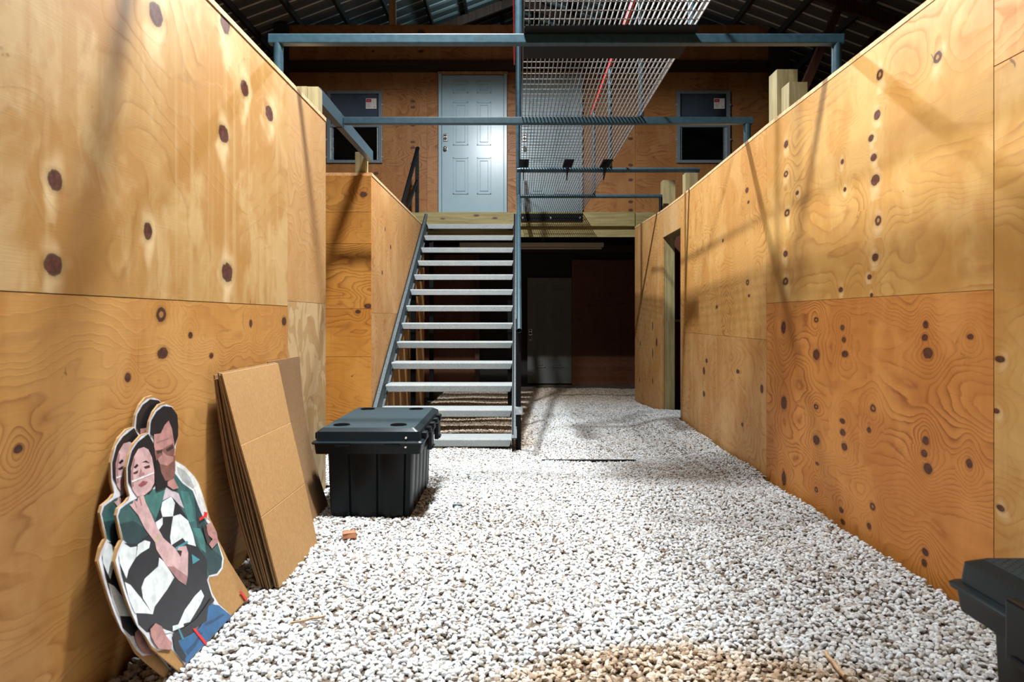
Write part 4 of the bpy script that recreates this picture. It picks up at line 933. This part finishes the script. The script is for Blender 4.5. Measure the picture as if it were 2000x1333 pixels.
storage_bin((-.79, 4.04, 0), 0, 'black ribbed plastic storage bin with lid, in front of the stairs', [(-.33+k*.165, k in (1, 3)) for k in range(5)], [(-.33+k*.165, k in (1, 3)) for k in range(5)])
b2 = storage_bin((1.36, 1.228, .004), PI, 'black plastic storage bin cut off at the lower right, nearest the camera', [(-.165, True), (.2, True)], [(-.165, True), (.2, True)])
bm = bmesh.new(); add_path(bm, [Vector(p) for p in ((-.055, .0, .33), (-.06, -.03, .27), (-.05, -.05, .19), (-.03, -.045, .15), (-.02, -.02, .2), (-.03, 0, .28), (-.04, 0, .33))], .005)
for v in bm.verts: v.co += Vector((.285, -.26, .03))
o = obj('pull_cord', bm, M['cord'], b2)

# ------------------------------------------------------------------ cardboard
def leaning(xb, xt, zt, y0b, y1b, y0t, y1t, th, bow, n=14):
    """sheet with its foot at x = xb and its head at x = xt, height zt; bow pushes the middle out"""
    bm = bmesh.new(); F_ = []; B_ = []
    for k in range(n+1):
        u = k/n; x = xb+(xt-xb)*u+bow*math.sin(PI*u); z = -.015+(zt+.015)*u
        ya = y0b+(y0t-y0b)*u; yb = y1b+(y1t-y1b)*u
        F_.append((bm.verts.new((x, ya, z)), bm.verts.new((x, yb, z)))); B_.append((bm.verts.new((x-th, ya, z)), bm.verts.new((x-th, yb, z))))
    for k in range(n):
        bm.faces.new((F_[k][0], F_[k][1], F_[k+1][1], F_[k+1][0])); bm.faces.new((B_[k][0], B_[k+1][0], B_[k+1][1], B_[k][1]))
        bm.faces.new((F_[k][0], F_[k+1][0], B_[k+1][0], B_[k][0])); bm.faces.new((F_[k][1], B_[k][1], B_[k+1][1], F_[k+1][1]))
    bm.faces.new((F_[0][0], B_[0][0], B_[0][1], F_[0][1])); bm.faces.new((F_[n][0], F_[n][1], B_[n][1], B_[n][0]))
    return bm
GRP = 'flattened boxes in the leaning stack'
# front box: creased into three fields
def front_box():
    t = thing('flattened_box', (-.94, 2.95, 0), 'front sheet of the leaning cardboard stack, creased into three fields', 'cardboard box', GRP)
    prof = [(-.938, -.015), (-1.0035, .265), (-1.0052, .268), (-1.0048, .271), (-1.0765, .551), (-1.0782, .554), (-1.0785, .557), (-1.143, .835)]
    bm = bmesh.new(); a = []; b = []
    yl = lambda z: (2.695-.05*z/.83, 3.215+.05*z/.83)
    for (x, z) in prof:
        y0, y1 = yl(z); a.append((bm.verts.new((x, y0, z)), bm.verts.new((x, y1, z)))); b.append((bm.verts.new((x-.007, y0, z)), bm.verts.new((x-.007, y1, z))))
    for k in range(len(prof)-1):
        bm.faces.new((a[k][0], a[k][1], a[k+1][1], a[k+1][0])); bm.faces.new((b[k][0], b[k+1][0], b[k+1][1], b[k][1]))
        bm.faces.new((a[k][0], a[k+1][0], b[k+1][0], b[k][0])); bm.faces.new((a[k][1], b[k][1], b[k+1][1], a[k+1][1]))
    bm.faces.new((a[0][0], b[0][0], b[0][1], a[0][1])); bm.faces.new((a[-1][0], a[-1][1], b[-1][1], b[-1][0]))
    obj('front_wall', bm, M['card'], t)
    bm = bmesh.new(); a = []; b = []
    for (x, z) in prof:
        y0, y1 = yl(z); x -= .011; y0 -= .004
        a.append((bm.verts.new((x, y0, z+.004)), bm.verts.new((x, y1, z+.004)))); b.append((bm.verts.new((x-.006, y0, z+.004)), bm.verts.new((x-.006, y1, z+.004))))
    for k in range(len(prof)-1):
        bm.faces.new((a[k][0], a[k][1], a[k+1][1], a[k+1][0])); bm.faces.new((b[k][0], b[k+1][0], b[k+1][1], b[k][1]))
        bm.faces.new((a[k][0], a[k+1][0], b[k+1][0], b[k][0])); bm.faces.new((a[k][1], b[k][1], b[k+1][1], a[k+1][1]))
    bm.faces.new((a[0][0], b[0][0], b[0][1], a[0][1])); bm.faces.new((a[-1][0], a[-1][1], b[-1][1], b[-1][0]))
    obj('back_wall', bm, M['card_in'], t)
front_box()
rng = random.Random(4)
for k in range(6):
    d = .020+k*.0088
    o = obj('flattened_box', leaning(-.945-d*1.15, -1.146-d*.62+.012, .822+rng.uniform(-.012, .008), 2.690+.002*k+rng.uniform(-.004, .004), 3.18, 2.645+.000*k+rng.uniform(-.008, .008), 3.22, .005, -.004-.005*k), M['card_in'])
    tag(o, 'brown cardboard sheet packed behind the front sheet of the leaning stack', 'cardboard box', GRP)
o = obj('cardboard_sheet', leaning(-1.065, -1.192, .842, 3.25, 3.86, 3.27, 3.74, .005, -.035, 18), M['card_in'])
tag(o, 'single bowed cardboard sheet leaning on the wall, half behind the box stack', 'cardboard sheet')

# ------------------------------------------------------------------ photo standees
PC = dict(paper=(.62, .64, .70), sleeve=(.60, .62, .60), hatch=(.36, .38, .37), teal=(.035, .10, .10), green=(.05, .17, .155), dteal=(.016, .045, .05), pink=(.52, .45, .50), ink=(.014, .016, .022),
          white=(.66, .72, .73), cyan=(.05, .24, .29), skin=(.56, .36, .36), mskin=(.42, .21, .19), shade=(.33, .17, .17), gold=(.50, .42, .28), hair=(.010, .010, .013), dark=(.05, .028, .024), lips=(.30, .08, .10),
          tape_glint=(.72, .70, .72), beard=(.20, .09, .075), denim=(.014, .105, .25), denimd=(.008, .05, .13))
def printed(name, col):
    t = NT('print_'+name); f = t.noise(t.coord(), 26, 4, .6)
    t.bs(Base_Color=t.mix(t.mr(f, .3, .7), tuple(x*.78 for x in col), tuple(min(1, x*1.18) for x in col)), Roughness=.38)
    return t.m
PM = {k: printed(k, v) for k, v in PC.items()}
KEYS = list(PC)
def sx_of(z): return -1.17+.158*(1-min(max(z, 0), .85)/.85)**1.5
def flat_poly(pts, d0, d1, dy=0., dx=0., zs=1.):
    bm = bmesh.new()
    vs = []
    for (y, z) in pts:
        if vs and (Vector((0, y, z))-vs[-1].co).length < 1e-4: continue
        vs.append(bm.verts.new((0, y, z)))
    es = [bm.edges.new((vs[i], vs[(i+1) % len(vs)])) for i in range(len(vs))]
    bmesh.ops.triangle_fill(bm, edges=es, use_beauty=True)
    z = 0.
    while z < .9:
        bmesh.ops.bisect_plane(bm, geom=bm.verts[:]+bm.edges[:]+bm.faces[:], plane_co=(0, 0, z), plane_no=(0, 0, 1)); z += .02
    bmesh.ops.recalc_face_normals(bm, faces=bm.faces)
    front = bm.faces[:]
    if d0 is not None:
        r = bmesh.ops.extrude_face_region(bm, geom=front)
        nv = set(v for v in r['geom'] if isinstance(v, bmesh.types.BMVert))
    else: nv = set(bm.verts)
    for v in bm.verts:
        off = d1 if v in nv else d0
        v.co = Vector((sx_of(v.co.z)+off+dx, v.co.y+dy, v.co.z*zs))
    return bm
def standee(label, dy, dx, zs):
    t = thing('photo_standee', (-1.0+dx, 2.3+dy, 0), label, 'cardboard cutout', 'printed cardboard cutouts')
    obj('cardboard_backing', flat_poly(BACK, -.006, 0., dy, dx, zs), M['card'], t)
    big = bmesh.new()
    for i, (c, pts) in enumerate(PHOTO):
        b = flat_poly(pts, None, .0004+.00006*i, dy, dx, zs)
        mi = KEYS.index(c)
        vm = {v: big.verts.new(v.co) for v in b.verts}
        for f in b.faces:
            try: nf = big.faces.new([vm[v] for v in f.verts]); nf.material_index = mi
            except ValueError: pass
        b.free()
    # printed sheet: keep every layer separate
    me_bm = big
    off = Vector(t.location)
    bmesh.ops.translate(me_bm, verts=me_bm.verts, vec=-off)
    me = bpy.data.meshes.new('printed_picture'); me_bm.to_mesh(me); me_bm.free()
    for k in KEYS: me.materials.append(PM[k])
    o = bpy.data.objects.new('printed_picture', me); C.objects.link(o); o.parent = t
    for tp in TAPE:
        obj('red_mark', flat_poly(tp, .0042, .0052, dy, dx, zs), M['red_rail'], t)
    return t
standee('front photo cutout, man in green hugging a woman in a black and white shirt', 0, 0, 1.)
standee('second photo cutout, mostly hidden behind the front one', -.036, -.024, 1.035)

# ------------------------------------------------------------------ small litter on the gravel
def lump(name, c, s, rot, mat, label, cat, seed):
    bm = bmesh.new(); r = random.Random(seed)
    add_box(bm, -.5, .5, -.5, .5, -.5, .5, .12)
    for v in bm.verts: v.co = Vector(((v.co.x+r.uniform(-.06, .06))*s[0], (v.co.y+r.uniform(-.06, .06))*s[1], (v.co.z+r.uniform(-.06, .06))*s[2]))
    bmesh.ops.rotate(bm, verts=bm.verts, cent=(0, 0, 0), matrix=Matrix.Rotation(rot, 3, 'Z'))
    bmesh.ops.translate(bm, verts=bm.verts, vec=c)
    o = obj(name, bm, mat); tag(o, label, cat); return o
lump('brick_fragment', (-.81, 3.30, .004), (.065, .05, .028), .3, M['stone_brick'], 'small reddish brick fragment on the gravel in front of the storage bin', 'brick', 1)
lump('plastic_scrap', (-.335, 3.83, -.003), (.055, .022, .016), -.1, M['slate'], 'small dark scrap lying on the gravel to the right of the storage bin', 'scrap', 2)
def stick(a, b, r, label, seed, mat='twig', name='wood_stick'):
    bm = bmesh.new(); a = Vector(a); b = Vector(b); rg = random.Random(seed)
    pts = [a.lerp(b, k/5)+Vector((rg.uniform(-.004, .004), rg.uniform(-.004, .004), rg.uniform(-.001, .001))) for k in range(6)]
    add_path(bm, pts, r, 6); o = obj(name, bm, M[mat]); tag(o, label, 'stick'); return o
stick((-.775, 2.34, .004), (-.675, 2.40, .004), .0045, 'thin splinter of wood on the gravel beside the photo cutouts', 1)
stick((.965, 2.135, .004), (.952, 1.985, .006), .0065, 'pale split stick on the gravel at the bottom of the picture', 2)
stick((.20, 5.47, -.092), (.95, 5.44, -.088), .012, 'long black rod half sunk in the gravel in the middle of the hall', 3, 'black_steel', 'steel_rod')
bm = bmesh.new(); add_path(bm, [Vector(p) for p in ((-1.317, 9.0, 1.25), (-1.312, 9.05, 1.1), (-1.312, 9.1, .95), (-1.312, 9.12, .88))], .012)
tag(obj('extension_cord', bm, M['orange']), 'short length of orange cord hanging on the wall behind the stairs', 'cord')

# ------------------------------------------------------------------ light
def lamp(name, loc, power, size, col, kind='AREA', spread=PI):
    l = bpy.data.lights.new(name, kind); l.energy = power; l.color = col
    if kind == 'AREA': l.shape = 'DISK'; l.size = size; l.spread = spread
    else: l.shadow_soft_size = size
    o = bpy.data.objects.new(name, l); C.objects.link(o); o.location = loc; return o
lamp('work_lamp_near', (-.48, 2.78, 4.6), 278, .36, (.94, .985, 1.), spread=math.radians(138))
lamp('work_lamp_far', (-.45, 6.5, 4.75), 235, .12, (.94, .985, 1.), spread=math.radians(170))
lb = lamp('far_lamp_wall_fill', (-.45, 6.5, 4.78), 270, .10, (.94, .985, 1.), 'SPOT'); lb.data.spot_size = math.radians(179); lb.data.spot_blend = .12  # second light added at the far lamp to brighten door and upper wall
lamp('roof_glow_light', (-.42, 11.2, 6.30), 32, .1, (.45, .82, 1.), 'POINT')  # unseen bluish light added for the glow under the roof
w = bpy.data.worlds.new('world'); scene.world = w; w.use_nodes = True
w.node_tree.nodes['Background'].inputs[0].default_value = (.5, .6, .75, 1); w.node_tree.nodes['Background'].inputs[1].default_value = .01

scene.view_settings.view_transform = 'Standard'; scene.view_settings.look = 'None'
scene.view_settings.exposure = .12; scene.view_settings.gamma = 1.
scene.view_settings.use_curve_mapping = False
